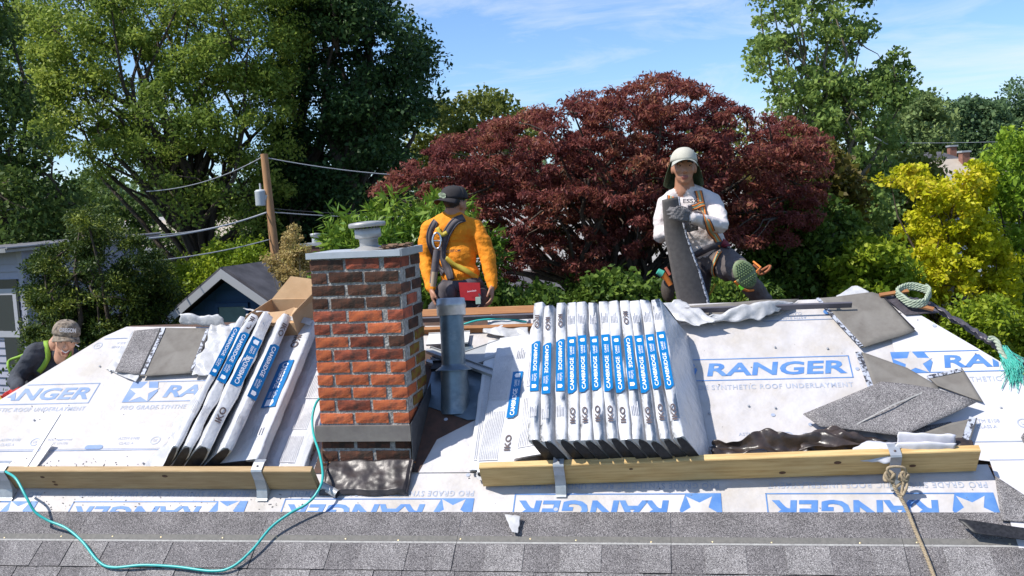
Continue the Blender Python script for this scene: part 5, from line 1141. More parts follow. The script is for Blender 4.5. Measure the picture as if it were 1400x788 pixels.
# distant houses
def dhouse(label, px, py, D, w, d, roofmat, wallmat, rh=1.8, yaw=0, hip=True, chim=(), group='distant houses'):
    p = P(px, py, D); o = thing('distant_house', label, 'house', Matrix.Translation(Vector((p.x, p.y, 0))) @ Matrix.Rotation(yaw, 4, 'Z'), group); z = p.z
    g = G(); g.box((-w / 2 + .3, .3, 0), (w / 2 - .3, d - .3, z - rh)); wl = part('wall', g, wallmat, o)
    r = w / 2 - d / 2 * .8 if hip else w / 2
    r = max(r, .3)
    g = G(); g.add([(-w / 2, 0, z - rh), (w / 2, 0, z - rh), (w / 2, d, z - rh), (-w / 2, d, z - rh), (-r, d / 2, z), (r, d / 2, z)], [(0, 1, 5, 4), (1, 2, 5), (2, 3, 4, 5), (3, 0, 4)]); solid(part('roof', g, roofmat, o), .1)
    g = G(); g.box((-w / 2, -.1, z - rh - .18), (w / 2, 0, z - rh)); part('gutter', g, m_frame, o)
    for k in range(3):
        x = -w / 2 + w * (k + .5) / 3; g = G(); g.box((x - .5, .22, z - rh - 1.7), (x + .5, .3, z - rh - .5)); wo = part('window', g, m_frame, o); g = G(); g.box((x - .42, .2, z - rh - 1.62), (x + .42, .25, z - rh - .58)); part('pane', g, m_win, wo)
    for (cx, cy, cz, cw, ch_) in chim:
        g = G(); g.box((cx - cw / 2, cy - cw / 2, z - rh), (cx + cw / 2, cy + cw / 2, z + cz)); co = part('chimney_stack', g, M_('far brick', (0.27, 0.125, 0.085), (0.2, 0.09, 0.06), 6, rough=.9), o); g = G(); g.box((cx - cw / 2 - .06, cy - cw / 2 - .06, z + cz), (cx + cw / 2 + .06, cy + cw / 2 + .06, z + cz + .1)); part('crown', g, m_grey, co)
    return o
m_beige = M_('beige roof', (0.42, 0.36, 0.29), (0.36, 0.30, 0.24), 2, rough=.9)
m_wht = M_('white wall', (0.72, 0.72, 0.72), (0.66, 0.66, 0.67), 2, rough=.7)
dhouse('dark hipped roof with a round skylight on the hill at the right', 1306, 204, 56, 5.8, 6, m_shg, m_wht, 1.5, R(10), True, [(1.2, 3.0, .25, .42, 0)])
dhouse('beige hipped roof with a brick chimney on the hill at the right', 1345, 213, 50, 7.2, 6, m_beige, m_wht, 1.9, R(14), True, [(.4, 2.6, .3, .42, 0)])
dhouse('beige roof glimpsed left of the utility pole', 240, 300, 46, 7, 6, m_beige, m_wht, 1.3, 0, False)
dhouse('grey roof far behind the left trees', 150, 300, 52, 8, 6, m_proof, m_siding, 1.2, 0, False, [(-1, 3, .8, .6, 0)])
dhouse('low white-walled house behind the yellow maple', 1335, 236, 30, 3.2, 4, m_proof, m_wht, .4, R(20), False)
dhouse('small white garage beyond the street at the right', 1215, 285, 36, 4, 4, m_proof, m_wht, .7, 0, False)

# ================================================================ utility pole and wires
m_pole = M_('pole timber', (0.42, 0.23, 0.11), (0.30, 0.155, 0.07), 5, rough=.9, stretch=(4, 4, .5))
D = 19.5; pt = P(361, 211, D); pb = P(378, 365, D); dirp = (pb - pt).normalized(); pb2 = pt + dirp * ((pt.z) / -dirp.z)
up_ = thing('utility_pole', 'brown wooden utility pole with a grey transformer, in front of the dark tree', 'pole', Matrix.Translation(pb2))
g = G(); g.tube([pb2, pt.lerp(pb2, .5), pt], [.125, .10, .074], 14); part('pole', g, m_pole, up_, world=True)
tz = P(357, 271, D); g = G(); T = Matrix.Translation(tz); g.lathe([(.0001, -.16), (.115, -.16), (.12, -.14), (.12, .12), (.125, .14), (.09, .17), (.0001, .18)], 18, T); g.tube([tz + Vector((0, 0, .16)), tz + Vector((.0, 0, .3))], .02, 6); part('transformer', g, M_('transformer grey', (0.45, 0.48, 0.50), rough=.5), up_, world=True)
g = G(); g.box((-.02, -.05, -.05), (.16, .05, .05), T); part('mount', g, m_grey, up_, world=True)
m_wire = M_('cable', (0.40, 0.41, 0.43), rough=.6); m_wired = M_('dark cable', (0.05, 0.05, 0.055), rough=.6)
def wire(label, a, b, sag, r, m=m_wire, k=20):
    o = thing('power_line', label, 'cable', Matrix.Translation(a), 'overhead cables'); g = G()
    g.tube([a.lerp(b, i / k) - Vector((0, 0, sag * 4 * (i / k) * (1 - i / k))) for i in range(k + 1)], r, 5); part('cable', g, m, o, world=True)
wire('cable from the pole top running right behind the maple', P(364, 216, D), P(800, 225, 24), .35, 0.0108)
wire('cable from the pole top running down to the left', P(360, 214, D), P(200, 262, 19), .15, 0.0096)
wire('upper cable running left from below the transformer', P(367, 289, D), P(205, 322, 18), .10, 0.0096)
wire('thick pale cable running left from below the transformer', P(367, 290, D), P(150, 330, 16), .12, 0.0156)
wire('lowest cable running left below the pale one', P(371, 327, D), P(150, 362, 15), .08, 0.0108)
wire('pair cable running right behind the chimney vent, upper one', P(368, 285, D), P(560, 293, 24), .05, 0.0084, m_wired)
wire('pair cable running right behind the chimney vent, lower one', P(369, 290, D), P(560, 296, 24), .05, 0.0120)
wire('thin cable at the far left edge', P(-60, 292, 18), P(90, 270, 20), .08, 0.0084)
wire('cable slanting from the poplar down to the far roofs', P(1196, 188, 17), P(1276, 222, 40), .1, 0.0120)
wire('level cable crossing the hill trees at the right', P(1190, 195, 30), P(1500, 186, 34), .1, 0.0072)
wire('thin lower cable across the yellow maple', P(1210, 243, 30), P(1500, 252, 34), .1, 0.0096)
# ================================================================ people
CR, CU, CF = rgt, upv, fwd
def clothm(name, c1, c2, sc=7, rough=.85, bump=.7, bs=11, **k): return M_(name, c1, c2, sc, rough=rough, bump=bump, bscale=bs, bdist=.03, **k)
m_skin = M_('brown skin', (0.36, 0.17, 0.10), (0.42, 0.205, 0.12), 14, rough=.55, c3=(0.27, 0.12, 0.075), s3=9, f3=.3)
m_skin2 = M_('tan skin', (0.46, 0.24, 0.15), (0.52, 0.28, 0.18), 14, rough=.55)
m_lip = M_('lips', (0.28, 0.09, 0.07), rough=.5)
m_hair = M_('black hair', (0.012, 0.01, 0.01), (0.03, 0.025, 0.022), 60, rough=.6)
m_eye = M_('eye', (0.015, 0.01, 0.01), rough=.2); m_eyew = M_('eye white', (0.55, 0.5, 0.47), rough=.3)
m_shirtw = clothm('off white shirt', (0.66, 0.60, 0.58), (0.58, 0.52, 0.50), c3=(0.46, 0.41, 0.38), s3=4, f3=.28)
m_shirty = clothm('orange safety shirt', (0.80, 0.27, 0.005), (0.74, 0.225, 0.004), bump=.9)
m_sweat = clothm('charcoal sweatshirt', (0.028, 0.032, 0.042), (0.05, 0.055, 0.068))
m_pants = clothm('grey brown work trousers', (0.115, 0.095, 0.09), (0.085, 0.07, 0.068), bump=.9, c3=(0.16, 0.14, 0.13), s3=6, f3=.3)
m_pantsd = clothm('dark trousers', (0.05, 0.042, 0.045), (0.035, 0.03, 0.035))
m_glove = clothm('grey work glove', (0.16, 0.15, 0.15), (0.11, 0.10, 0.10), bs=60)
m_redglove = clothm('red glove', (0.55, 0.03, 0.02), (0.42, 0.02, 0.015), bs=60)
m_boot = M_('boot leather', (0.06, 0.045, 0.035), (0.09, 0.07, 0.05), 12, rough=.7)

class Body:
    def __init__(s): s.pr = []; s.g = G()
    def cap(s, a, b, ra, rb, tag_=0, n=14):
        a, b = Vector(a), Vector(b); s.pr.append((a, b, ra, rb, tag_, None)); d = (b - a); L_ = d.length
        q = d.to_track_quat('Z', 'Y').to_matrix().to_4x4() if L_ > 1e-6 else Matrix(); prof = []
        for k in range(6): t = math.pi / 2 * k / 5; prof.append((max(1e-5, ra * math.sin(t)), -ra * math.cos(t)))
        for k in range(1, 4): t = k / 4; prof.append((ra + (rb - ra) * t, L_ * t))
        for k in range(6): t = math.pi / 2 * k / 5; prof.append((max(1e-5, rb * math.cos(t)), L_ + rb * math.sin(t)))
        s.g.lathe(prof, n, Matrix.Translation(a) @ q); return s
    def chain(s, pts, rs, tag_=0):
        for i in range(len(pts) - 1): s.cap(pts[i], pts[i + 1], rs[i], rs[i + 1], tag_)
    def ell(s, c, r, Q=None, tag_=0):
        Q = Q or FR; c = Vector(c); s.pr.append((c, None, r, Q, tag_, Q.inverted())); prof = [(max(1e-5, math.sin(math.pi * k / 14)), -math.cos(math.pi * k / 14)) for k in range(15)]
        s.g.lathe(prof, 22, Matrix.Translation(c) @ Q.to_4x4() @ Matrix.Diagonal((r[0], r[1], r[2], 1))); return s
    def finish(s, name, mats, parent, vox=.0075, smooth=3, wrinkle=()):
        me = s.g.mesh('tmp', [mats[0]]); ob = bpy.data.objects.new('tmp', me); link(ob)
        md = ob.modifiers.new('r', 'REMESH'); md.mode = 'VOXEL'; md.voxel_size = vox
        if smooth: sm2 = ob.modifiers.new('s', 'SMOOTH'); sm2.factor = .5; sm2.iterations = smooth
        dg = bpy.context.evaluated_depsgraph_get(); dg.update(); m2 = bpy.data.meshes.new_from_object(ob.evaluated_get(dg)); bpy.data.objects.remove(ob)
        n = len(m2.vertices); co = np.empty(n * 3, np.float32); m2.vertices.foreach_get('co', co); co = co.reshape(-1, 3).astype(np.float64)
        best = np.full(n, 1e9); tg = np.zeros(n, int)
        for (a, b, r1, r2, t, Qi) in s.pr:
            if b is not None:
                A = np.array(a); d = np.array(b - a); L2 = max(1e-9, d @ d); u = np.clip(((co - A) @ d) / L2, 0, 1); q = A + u[:, None] * d; ds = np.linalg.norm(co - q, axis=1) - (r1 + (r2 - r1) * u)
            else:
                Lc = (co - np.array(a)) @ np.array(Qi).T; k = np.linalg.norm(Lc / np.array(r1), axis=1); ds = (k - 1) * min(r1)
            m = ds < best; best[m] = ds[m]; tg[m] = t
        # cloth folds
        nv = np.empty(n * 3, np.float32); m2.vertices.foreach_get('normal', nv); nv = nv.reshape(-1, 3)
        for t, amp, fr in wrinkle:
            for i in np.nonzero(tg == t)[0]:
                p = co[i]; w = noise.noise(Vector((p[0] * fr, p[1] * fr, p[2] * fr * 1.9))); w2 = abs(noise.noise(Vector((p[0] * fr * 1.8 + p[2] * fr, p[1] * fr, p[2] * fr * 2.2 + 7)))); co[i] += nv[i] * (w * .7 - w2 * 1.1 + .2) * amp
        Mi = MW[parent.name].inverted(); co2 = np.c_[co, np.ones(n)] @ np.array(Mi).T
        m2.vertices.foreach_set('co', co2[:, :3].astype(np.float32).ravel())
        m2.materials.clear(); [m2.materials.append(x) for x in mats]
        npoly = len(m2.polygons); ls = np.empty(npoly, np.int32); m2.polygons.foreach_get('loop_start', ls); lv = np.empty(len(m2.loops), np.int32); m2.loops.foreach_get('vertex_index', lv)
        m2.polygons.foreach_set('material_index', tg[lv[ls]].astype(np.int32)); m2.polygons.foreach_set('use_smooth', np.ones(npoly, bool)); m2.update()
        o = part(name, m2, None, parent); s.bvh = BVHTree.FromPolygons([Vector(p) for p in co], [tuple(p.vertices) for p in m2.polygons]); return o
def frame(y, z):     # orthonormal frame: y = facing, z = up
    y = Vector(y).normalized(); x = y.cross(Vector(z)).normalized(); z = x.cross(y).normalized()
    return Matrix(((x.x, y.x, z.x), (x.y, y.y, z.y), (x.z, y.z, z.z)))
FR = frame(Vector((0, -1, 0)), (0, 0, 1))
def head(b, c, Q, skin=0, lip=1, hair=None, k=1.0):
    W = lambda x, y, z: Vector(c) + Q @ Vector((x * k, y * k, z * k))
    b.ell(W(0, -.012, .035), (.073 * k, .092 * k, .088 * k), Q, skin if hair is None else hair)
    b.ell(W(0, .012, -.005), (.066 * k, .080 * k, .085 * k), Q, skin)
    b.ell(W(0, .022, -.055), (.054 * k, .060 * k, .058 * k), Q, skin); b.ell(W(0, .062, -.092), (.024 * k, .020 * k, .018 * k), Q, skin)
    for s in (-1, 1):
        b.ell(W(s * .036, .056, -.025), (.022 * k, .022 * k, .022 * k), Q, skin); b.ell(W(s * .030, .076, .022), (.022 * k, .012 * k, .008 * k), Q, skin)
        b.ell(W(s * .074, -.005, -.012), (.010 * k, .018 * k, .030 * k), Q, skin); b.ell(W(s * .012, .092, -.038), (.010 * k, .010 * k, .009 * k), Q, skin)
    b.cap(W(0, .082, .015), W(0, .104, -.030), .009 * k, .013 * k, skin)
    b.ell(W(0, .085, -.066), (.026 * k, .010 * k, .007 * k), Q, lip); b.ell(W(0, .081, -.076), (.020 * k, .010 * k, .006 * k), Q, lip)
    b.cap(W(0, -.02, -.06), W(0, -.035, -.15), .056 * k, .062 * k, skin)
def eyes(par, c, Q, k=1.0):
    for s in (-1, 1):
        g = G(); T = Matrix.Translation(Vector(c) + Q @ Vector((s * .031 * k, .077 * k, .004 * k))) @ Q.to_4x4(); g.lathe([(1e-5, -.5), (.5, 0), (1e-5, .5)], 10, T @ Matrix.Diagonal((.026, .016, .011, 1))); part('eye', g, m_eyew, par, world=True)
        g = G(); g.lathe([(1e-5, -.5), (.35, -.35), (.5, 0), (.35, .35), (1e-5, .5)], 10, T @ Matrix.Translation((0, .0055, 0)) @ Matrix.Diagonal((.010, .010, .010, 1))); part('iris', g, m_eye, par, world=True)
        g = G(); g.tube([Vector(c) + Q @ Vector((s * x * k, .084 * k - abs(x - .03) * .25, z * k)) for x, z in ((.012, .024), (.026, .030), (.042, .027), (.052, .019))], [.004, .0062, .0055, .003], 6); part('eyebrow', g, m_hair, par, world=True)
def capmesh(par, c, Q, mat, bmat, tilt=0, brim=.075, bw=.075, k=1.0, z0=.045, back=False):
    """baseball cap on a head frame: crown panels, brim, button"""
    T = Matrix.Translation(c) @ Q.to_4x4() @ Matrix.Translation((0, 0, z0 * k)) @ Matrix.Rotation(tilt, 4, 'X')
    g = G(); nu, nv = 30, 10
    def fn(u, v):
        a = u * 2 * math.pi; e = v * math.pi / 2; r = 1 + .012 * abs(math.sin(a * 3)) * (1 - v); f = 1 + .10 * max(0, math.sin(a)) * (v < .8)
        return (.089 * k * r * math.cos(a) * math.cos(e) ** .75, .108 * k * r * math.sin(a) * math.cos(e) ** .75 - .012 * k, .092 * k * math.sin(e) ** .95 * f - .012)
    g.grid(fn, nu, nv, T); solid(part('cap_crown', g, mat, par, world=True), .003)
    g = G(); s = -1 if back else 1
    def fb(u, v):
        a = math.pi * (.12 + .76 * u); x = math.cos(a); y = math.sin(a); rr = 1 + v * brim / .1
        return (.080 * k * x * (1 + v * .16), s * (.100 * k * y + v * brim * k * y ** .6) - .012 * k, -.010 - .028 * x * x * v * 1.2 - .016 * v)
    g.grid(fb, 20, 6, T); solid(part('cap_brim', g, bmat, par, world=True), .004, 0)
    g = G(); g.lathe([(.008, 0), (.006, .004), (1e-5, .006)], 10, T @ Matrix.Translation((0, -.012 * k, .080 * k))); part('cap_button', g, mat, par, world=True)
    return T
def hand(b, wrist, fdir, pn, curl, tag_, k=1.0, thumb=1, spread=.0):
    """wrist, direction of the fingers, palm normal; curl in degrees per joint; thumb=+1/-1 side"""
    Y = Vector(fdir).normalized(); X = Y.cross(Vector(pn)).normalized(); Z = X.cross(Y).normalized(); w = Vector(wrist)
    W = lambda x, y, z: w + X * x * k + Y * y * k + Z * z * k
    for i, x in enumerate((-.030, -.010, .010, .030)): b.cap(W(x * .62, .01, 0), W(x, .082, 0), .0145 * k, .0125 * k, tag_)
    for i, (x, l) in enumerate(((-.031, .038), (-.0105, .046), (.0105, .050), (.031, .044))):
        if thumb > 0: x = -x
        p = W(x, .085, 0); a = 0
        for j, (f_, r) in enumerate(((1, .0098), (.62, .0088), (.52, .0078))):
            a += R(curl[j]); q = p + (Y * math.cos(a) + Z * math.sin(a) + X * x * spread * 6) * l * f_ * k; b.cap(p, q, r * k, (r - .001) * k, tag_); p = q
    s = -thumb
    p0 = W(s * .022, .025, .004); p1 = W(s * .046, .055, .016); p2 = W(s * .050, .085, .026); p3 = W(s * .044, .106, .034)
    b.cap(p0, p1, .014 * k, .0115 * k, tag_); b.cap(p1, p2, .0115 * k, .0098 * k, tag_); b.cap(p2, p3, .0098 * k, .0085 * k, tag_)
def ribbon(par, body, name, path, width, mats, off=.007, n=26, lift=None):
    """a strap laid over the body: the pixel path is cast on to the body surface"""
    pts = spline([Vector((x, y, 0)) for x, y in path], 6); hits = []
    for q in pts:
        r = ray(q.x, q.y).normalized(); h = body.bvh.ray_cast(CAM, r)
        if h[0] is not None: hits.append((h[0], h[1] if h[1].dot(r) < 0 else -h[1]))
        elif hits: hits.append((hits[-1][0] + CR * .001, hits[-1][1]))
    if len(hits) < 3: return None
    P_ = [h[0] for h in hits]; N_ = [h[1] for h in hits]
    for _ in range(3):
        P_ = [P_[0]] + [(P_[i - 1] + P_[i] * 2 + P_[i + 1]) / 4 for i in range(1, len(P_) - 1)] + [P_[-1]]; N_ = [N_[0]] + [((N_[i - 1] + N_[i] * 2 + N_[i + 1])).normalized() for i in range(1, len(N_) - 1)] + [N_[-1]]
    g = G(); k = len(mats); bands = {1: [(-.5, .5)], 3: [(-.5, -.28), (-.28, .28), (.28, .5)], 5: [(-.5, -.38), (-.38, -.17), (-.17, .17), (.17, .38), (.38, .5)]}[k]
    for bi, (a, c) in enumerate(bands):
        v = []
        for i, (p, nn) in enumerate(zip(P_, N_)):
            d = (P_[min(i + 1, len(P_) - 1)] - P_[max(0, i - 1)]).normalized(); s = d.cross(nn).normalized()
            for e in (a, c): v.append(p + nn * (off + (.0012 if bi % 2 else 0)) + s * e * width)
        g.add(v, [(2 * i, 2 * i + 1, 2 * i + 3, 2 * i + 2) for i in range(len(P_) - 1)], bi, True)
    return solid(part(name, g, mats, par, world=True), .003, 0)
def onbody(body, px, py):
    h = body.bvh.ray_cast(CAM, ray(px, py).normalized()); return (h[0], h[1]) if h[0] is not None else (P(px, py, 6.3), -CF)
m_sor = M_('orange webbing', (0.70, 0.20, 0.03), rough=.7); m_sgr = M_('grey green reflective webbing', (0.30, 0.38, 0.22), (0.36, 0.42, 0.28), 40, rough=.5); m_sbk = M_('dark webbing', (0.045, 0.04, 0.05), (0.06, 0.055, 0.065), 40, rough=.75)
m_sye = M_('yellow webbing', (0.48, 0.36, 0.03), (0.40, 0.30, 0.03), 40, rough=.7); m_slm = M_('lime webbing', (0.22, 0.38, 0.03), (0.19, 0.33, 0.03), 40, rough=.7)
m_sgy = M_('grey padded webbing', (0.10, 0.085, 0.09), (0.075, 0.065, 0.07), 30, rough=.85); m_steel = M_('bright buckle steel', (0.6, 0.6, 0.6), rough=.25, metal=.9)

# ---------------- worker in white, facing us
KW = Matrix.Translation(P(965, 430, 6.4)); pw = thing('person', 'worker in off-white shirt and pale cap, knee raised, holding a long dark shingle', 'person', KW)
b = Body(); hc = P(935, 229, 6.12); Qh = frame(-CF + CR * -.10 + Vector((0, 0, -.04)), Vector((0, 0, 1)) + CR * .03)
head(b, hc, Qh, 0, 1, k=1.0)
Qt = frame(-CF + CR * -.12, P(938, 262, 6.15) - P(968, 345, 6.25))
SH = 2; b.cap(P(939, 264, 6.16), P(941, 272, 6.18), .062, .075, SH)
sR_, sL_ = P(910, 280, 6.15), P(974, 277, 6.15)
b.cap(P(936, 244, 6.15), P(939, 264, 6.17), .052, .058, 0)
b.ell(P(943, 288, 6.19), (.165, .105, .15), Qt, SH); b.ell(P(941, 278, 6.20), (.140, .085, .065), Qt, SH); b.ell(P(954, 315, 6.20), (.148, .108, .15), Qt, SH); b.ell(P(962, 333, 6.22), (.145, .11, .10), Qt, SH)
b.chain([P(928, 265, 6.18), P(918, 271, 6.17), sR_], [.050, .052, .058], SH); b.chain([P(948, 263, 6.18), P(960, 268, 6.17), sL_], [.050, .054, .062], SH)
eL, wL = P(984, 309, 5.98), P(947, 298, 5.80)
b.chain([sL_, sL_.lerp(eL, .5) + CR * .012, eL], [.062, .058, .052], SH); b.chain([eL, eL.lerp(wL, .5), wL], [.054, .046, .034], SH)
eR, wR = P(903, 322, 6.12), P(926, 312, 5.92)
b.chain([sR_, sR_.lerp(eR, .5) - CR * .012, eR], [.058, .054, .048], SH); b.chain([eR, wR], [.051, .036], SH)
hand(b, wL, P(925, 292, 5.74) - wL, Vector(CF) + CR * -.1, (18, 38, 30), 3, 1.0, 1); hand(b, wR, P(945, 308, 5.90) - wR + CF * .02, Vector(CF), (25, 40, 30), 3, 1.0, -1)
hp_, PA = P(968, 350, 6.28), 4
b.ell(hp_, (.155, .125, .12), Qt, PA); b.ell(P(966, 343, 6.26), (.150, .118, .06), Qt, PA)
kn = P(1012, 371, 5.92); hl = P(984, 356, 6.22); an = P(1043, 409, 6.08); an2 = P(1056, 432, 6.18)
b.chain([hl, hl.lerp(kn, .5), kn], [.105, .098, .074], PA); b.chain([kn, kn.lerp(an2, .35) + CR * .0, an, an2], [.074, .068, .056, .05], PA)
b.chain([an2, P(1048, 446, 5.95)], [.05, .042], 5)
hr = P(954, 358, 6.28); kr = P(955, 404, 6.22); ar = P(955, 455, 6.55)
b.chain([hr, hr.lerp(kr, .5), kr], [.10, .088, .07], 6); b.chain([kr, ar], [.07, .055], 6); b.chain([ar, P(950, 468, 6.35)], [.055, .045], 5)
b.finish('body', [m_skin, m_lip, m_shirtw, m_glove, m_pants, m_boot, m_pantsd], pw, .0072, 2, wrinkle=((2, .009, 10), (4, .011, 9)))
eyes(pw, hc, Qh, 1.0)
T = capmesh(pw, hc, Qh, M_('pale cap cloth', (0.50, 0.48, 0.40), (0.44, 0.42, 0.35), 20, rough=.9), M_('pale brim cloth', (0.44, 0.44, 0.38), (0.38, 0.38, 0.33), 20, rough=.9), R(5), .088, k=.98, z0=.046)
m_flap = clothm('dark green neck flap', (0.075, 0.105, 0.05), (0.05, 0.075, 0.035), bs=20)
for s in (-1, 1):
    g = G()
    def fn(u, v, s=s):
        a = .10 + u * 1.5; x = s * math.cos(a) * .086; y = -math.sin(a) * .10 - .0; z = .035 - v * (.150 + .03 * u); fl = 1 + v * (.55 if s > 0 else .45) + .05 * math.sin(u * 9 + v * 3)
        return Vector(hc) + Qh @ Vector((x * fl, y * fl + .01, z))
    g.grid(fn, 16, 10); solid(part('neck_flap', g, m_flap, pw, world=True), .003)
g = G(); add_text(g, 'PALMER', .05, .011, T @ Matrix.Translation((.022, .098, .032)) @ Matrix.Rotation(math.pi, 4, 'Z') @ Matrix.Rotation(R(72), 4, 'X')); 
g.add([T @ Vector(p) for p in ((.010, .0995, .046), (.034, .0985, .046), (.022, .0985, .056))], [(0, 1, 2)])
part('cap_mark', g, m_sbk, pw)if False else None
st5 = [m_sbk, m_sor, m_sgr, m_sor, m_sbk]
ribbon(pw, b, 'harness_strap', [(954, 262), (957, 275), (960, 289), (965, 302), (975, 320), (984, 336)], .052, st5, .010)
ribbon(pw, b, 'harness_strap', [(917, 270), (914, 285), (913, 300), (916, 315)], .052, st5, .010)
ribbon(pw, b, 'chest_strap', [(942, 286), (951, 283), (962, 279)], .040, st5, .014)
ribbon(pw, b, 'leg_strap', [(985, 346), (979, 358), (976, 370), (979, 381), (985, 386)], .036, [m_sor, m_sgr, m_sor], .012)
ribbon(pw, b, 'belt', [(950, 348), (962, 342), (975, 336), (988, 334)], .045, [m_sbk], .012)
ribbon(pw, b, 'belt', [(985, 331), (990, 335), (996, 340)], .05, [M_('maroon webbing', (0.22, 0.02, 0.04), rough=.8)], .018)
p, n_ = onbody(b, 943, 286); g = G(); T = Matrix.Translation(p - CF * .022) @ frame(-CF, (0, 0, 1)).to_4x4(); g.box((-.010, -.004, -.02), (.014, .006, .02), T); part('buckle', g, m_sbk, pw, world=True)
# print on the shirt
g = G()
for i, (body_, px, py, w, h) in enumerate((('ESSX', 944, 275.5, .10, .028),)):
    q, n_ = onbody(b, px, py); F_ = frame(-CF, (0, 0, 1)).to_4x4()
    T = Matrix.Translation(q - CF * .02) @ Matrix(((CR.x, CU.x, -CF.x, 0), (CR.y, CU.y, -CF.y, 0), (CR.z, CU.z, -CF.z, 0), (0, 0, 0, 1)))
    add_text(g, body_ if i == 0 else 'OOSX', w, h, T, 0, bold=.02)
part('shirt_print', g, m_sbk, pw, world=True)
# knee pad
kc = P(1019, 375, 5.80); Qk = frame(-CF * 1 + Vector((0, 0, -.05)) + CR * .12, P(1006, 352, 5.80) - P(1030, 396, 5.86))
m_pad = M_('green knee pad rubber', (0.20, 0.25, 0.13), (0.13, 0.17, 0.08), 24, rough=.7)
g = G()
def fn(u, v):
    a = u * 2 * math.pi; r = v; x = math.cos(a) * .069 * r; z = math.sin(a) * .096 * r * (1 + .05 * math.cos(a)); return kc + Qk @ Vector((x, .020 * (1 - r ** 3) - .006, z))
g.grid(fn, 32, 8); kp = solid(part('knee_pad', g, m_pad, pw, world=True), .022, -1)
g = G()
for i in range(-4, 5):
    for j in range(-6, 7):
        x, z = (i + .5 * (j % 2)) * .0155, j * .0150
        if (x / .058) ** 2 + (z / .085) ** 2 < 1 and abs(z + .012) > .009: g.lathe([(.0058, 0), (.0045, .004), (1e-5, .0042)], 6, Matrix.Translation(kc + Qk @ Vector((x, .0165 * (1 - ((x / .076) ** 2 + (z / .104) ** 2)) + .0, z))) @ Qk.to_4x4() @ Matrix.Rotation(-math.pi / 2, 4, 'X'))
part('pad_studs', g, M_('pad stud rubber', (0.11, 0.17, 0.06), rough=.7), kp, world=True)
g = G(); g.tube([P(1005, 385, 5.83), P(1012, 394, 5.84), P(1022, 398, 5.88), P(1030, 397, 5.94)], .008, 6); g.tube([P(1034, 372, 5.88), P(1040, 366, 5.94), P(1030, 358, 6.0)], .007, 6); part('pad_strap', g, m_sor, kp, world=True)
g = G(); T = Matrix.Translation(P(1014, 392, 5.82)) @ Qk.to_4x4(); g.box((-.018, 0, -.016), (.018, .012, .016), T); part('pad_buckle', g, M_('neon green plastic', (0.16, 0.62, 0.02), rough=.4), kp, world=True)
g = G(); lo = [P(1030, 362, 6.0), P(1037, 368, 5.98), P(1038, 375, 5.98), P(1044, 374, 5.98), P(1051, 369, 5.98), P(1053, 364, 6.0), P(1048, 366, 6.02), P(1038, 372, 6.02)]
g.tube(spline(lo, 5), .009, 6); part('tool_loop', g, M_('leather loop', (0.32, 0.10, 0.03), (0.24, 0.07, 0.025), 20, rough=.6), pw, world=True)
g = G(); g.tube(spline([P(962, 384, 6.2), P(964, 398, 6.2), P(963, 412, 6.2), P(963, 430, 6.2)], 4), .014, 6); g.tube(spline([P(978, 388, 6.2), P(970, 402, 6.2), P(958, 406, 6.22)], 4), .008, 6); part('hanging_strap', g, m_sye, pw, world=True)
# hook blade knife in the tool belt at his side
kf = thing('utility_knife', 'tool with a green and orange handle tucked in the belt left of the dark shingle', 'knife', Matrix.Translation(P(908, 378, 6.1)))
g = G(); g.tube([P(899, 371, 6.1), P(906, 375, 6.1)], [.020, .024], 10); part('handle', g, M_('sea green plastic', (0.08, 0.45, 0.33), rough=.4), kf, world=True)
g = G(); g.tube([P(906, 375, 6.1), P(912, 382, 6.1), P(917, 390, 6.1)], [.022, .018, .016], 10); part('grip', g, m_sor, kf, world=True)
g = G(); g.tube([P(910, 366, 6.1), P(916, 376, 6.1)], .011, 8); part('marker', g, M_('salmon plastic', (0.6, 0.16, 0.10), rough=.4), kf, world=True)
g = G(); q = P(912, 396, 6.14); g.ell = None
b2 = Body(); b2.ell(P(913, 396, 6.16), (.045, .04, .085), FR, 0); pch = thing('tool_pouch', 'dark leather tool pouch hanging at the side of the worker in white', 'pouch', Matrix.Translation(P(913, 410, 6.16))); b2.finish('pouch', [m_boot], pch, .008, 2)
# the shingle he holds
hs = thing('held_shingle', 'long curved dark shingle held upright by the worker in white', 'shingle', Matrix.Translation(P(945, 412, 5.85)))
Lf = spline([P(905, 274, 5.86), P(907, 300, 5.84), P(909, 325, 5.82), P(914, 350, 5.80), P(919, 378, 5.78), P(925, 408, 5.76), P(926, 422, 5.74)], 6); Rt = spline([P(928, 269, 5.92), P(932, 292, 5.90), P(938, 318, 5.88), P(947, 345, 5.86), P(957, 372, 5.84), P(968, 410, 5.82), P(971, 424, 5.80)], 6)
g = G(); n = len(Lf)
def fn(u, v):
    k = u * (n - 1); i = min(int(k), n - 2); a = Lf[i].lerp(Lf[i + 1], k - i); c = Rt[i].lerp(Rt[i + 1], k - i); return a.lerp(c, v) - CF * (.02 * math.sin(v * math.pi))
g.grid(fn, 36, 8); solid(part('sheet', g, m_gran_d if False else M_('held shingle back', (0.075, 0.065, 0.06), (0.10, 0.088, 0.08), 40, rough=.9, bump=.4, bscale=300, bdist=.002), hs, world=True), .006, 0)
g = G(); g.grid(lambda u, v: fn(u, .93 + v * .09) - CF * .007, 36, 1); solid(part('tar_strip', g, m_tarstrip, hs, world=True), .004, 0)

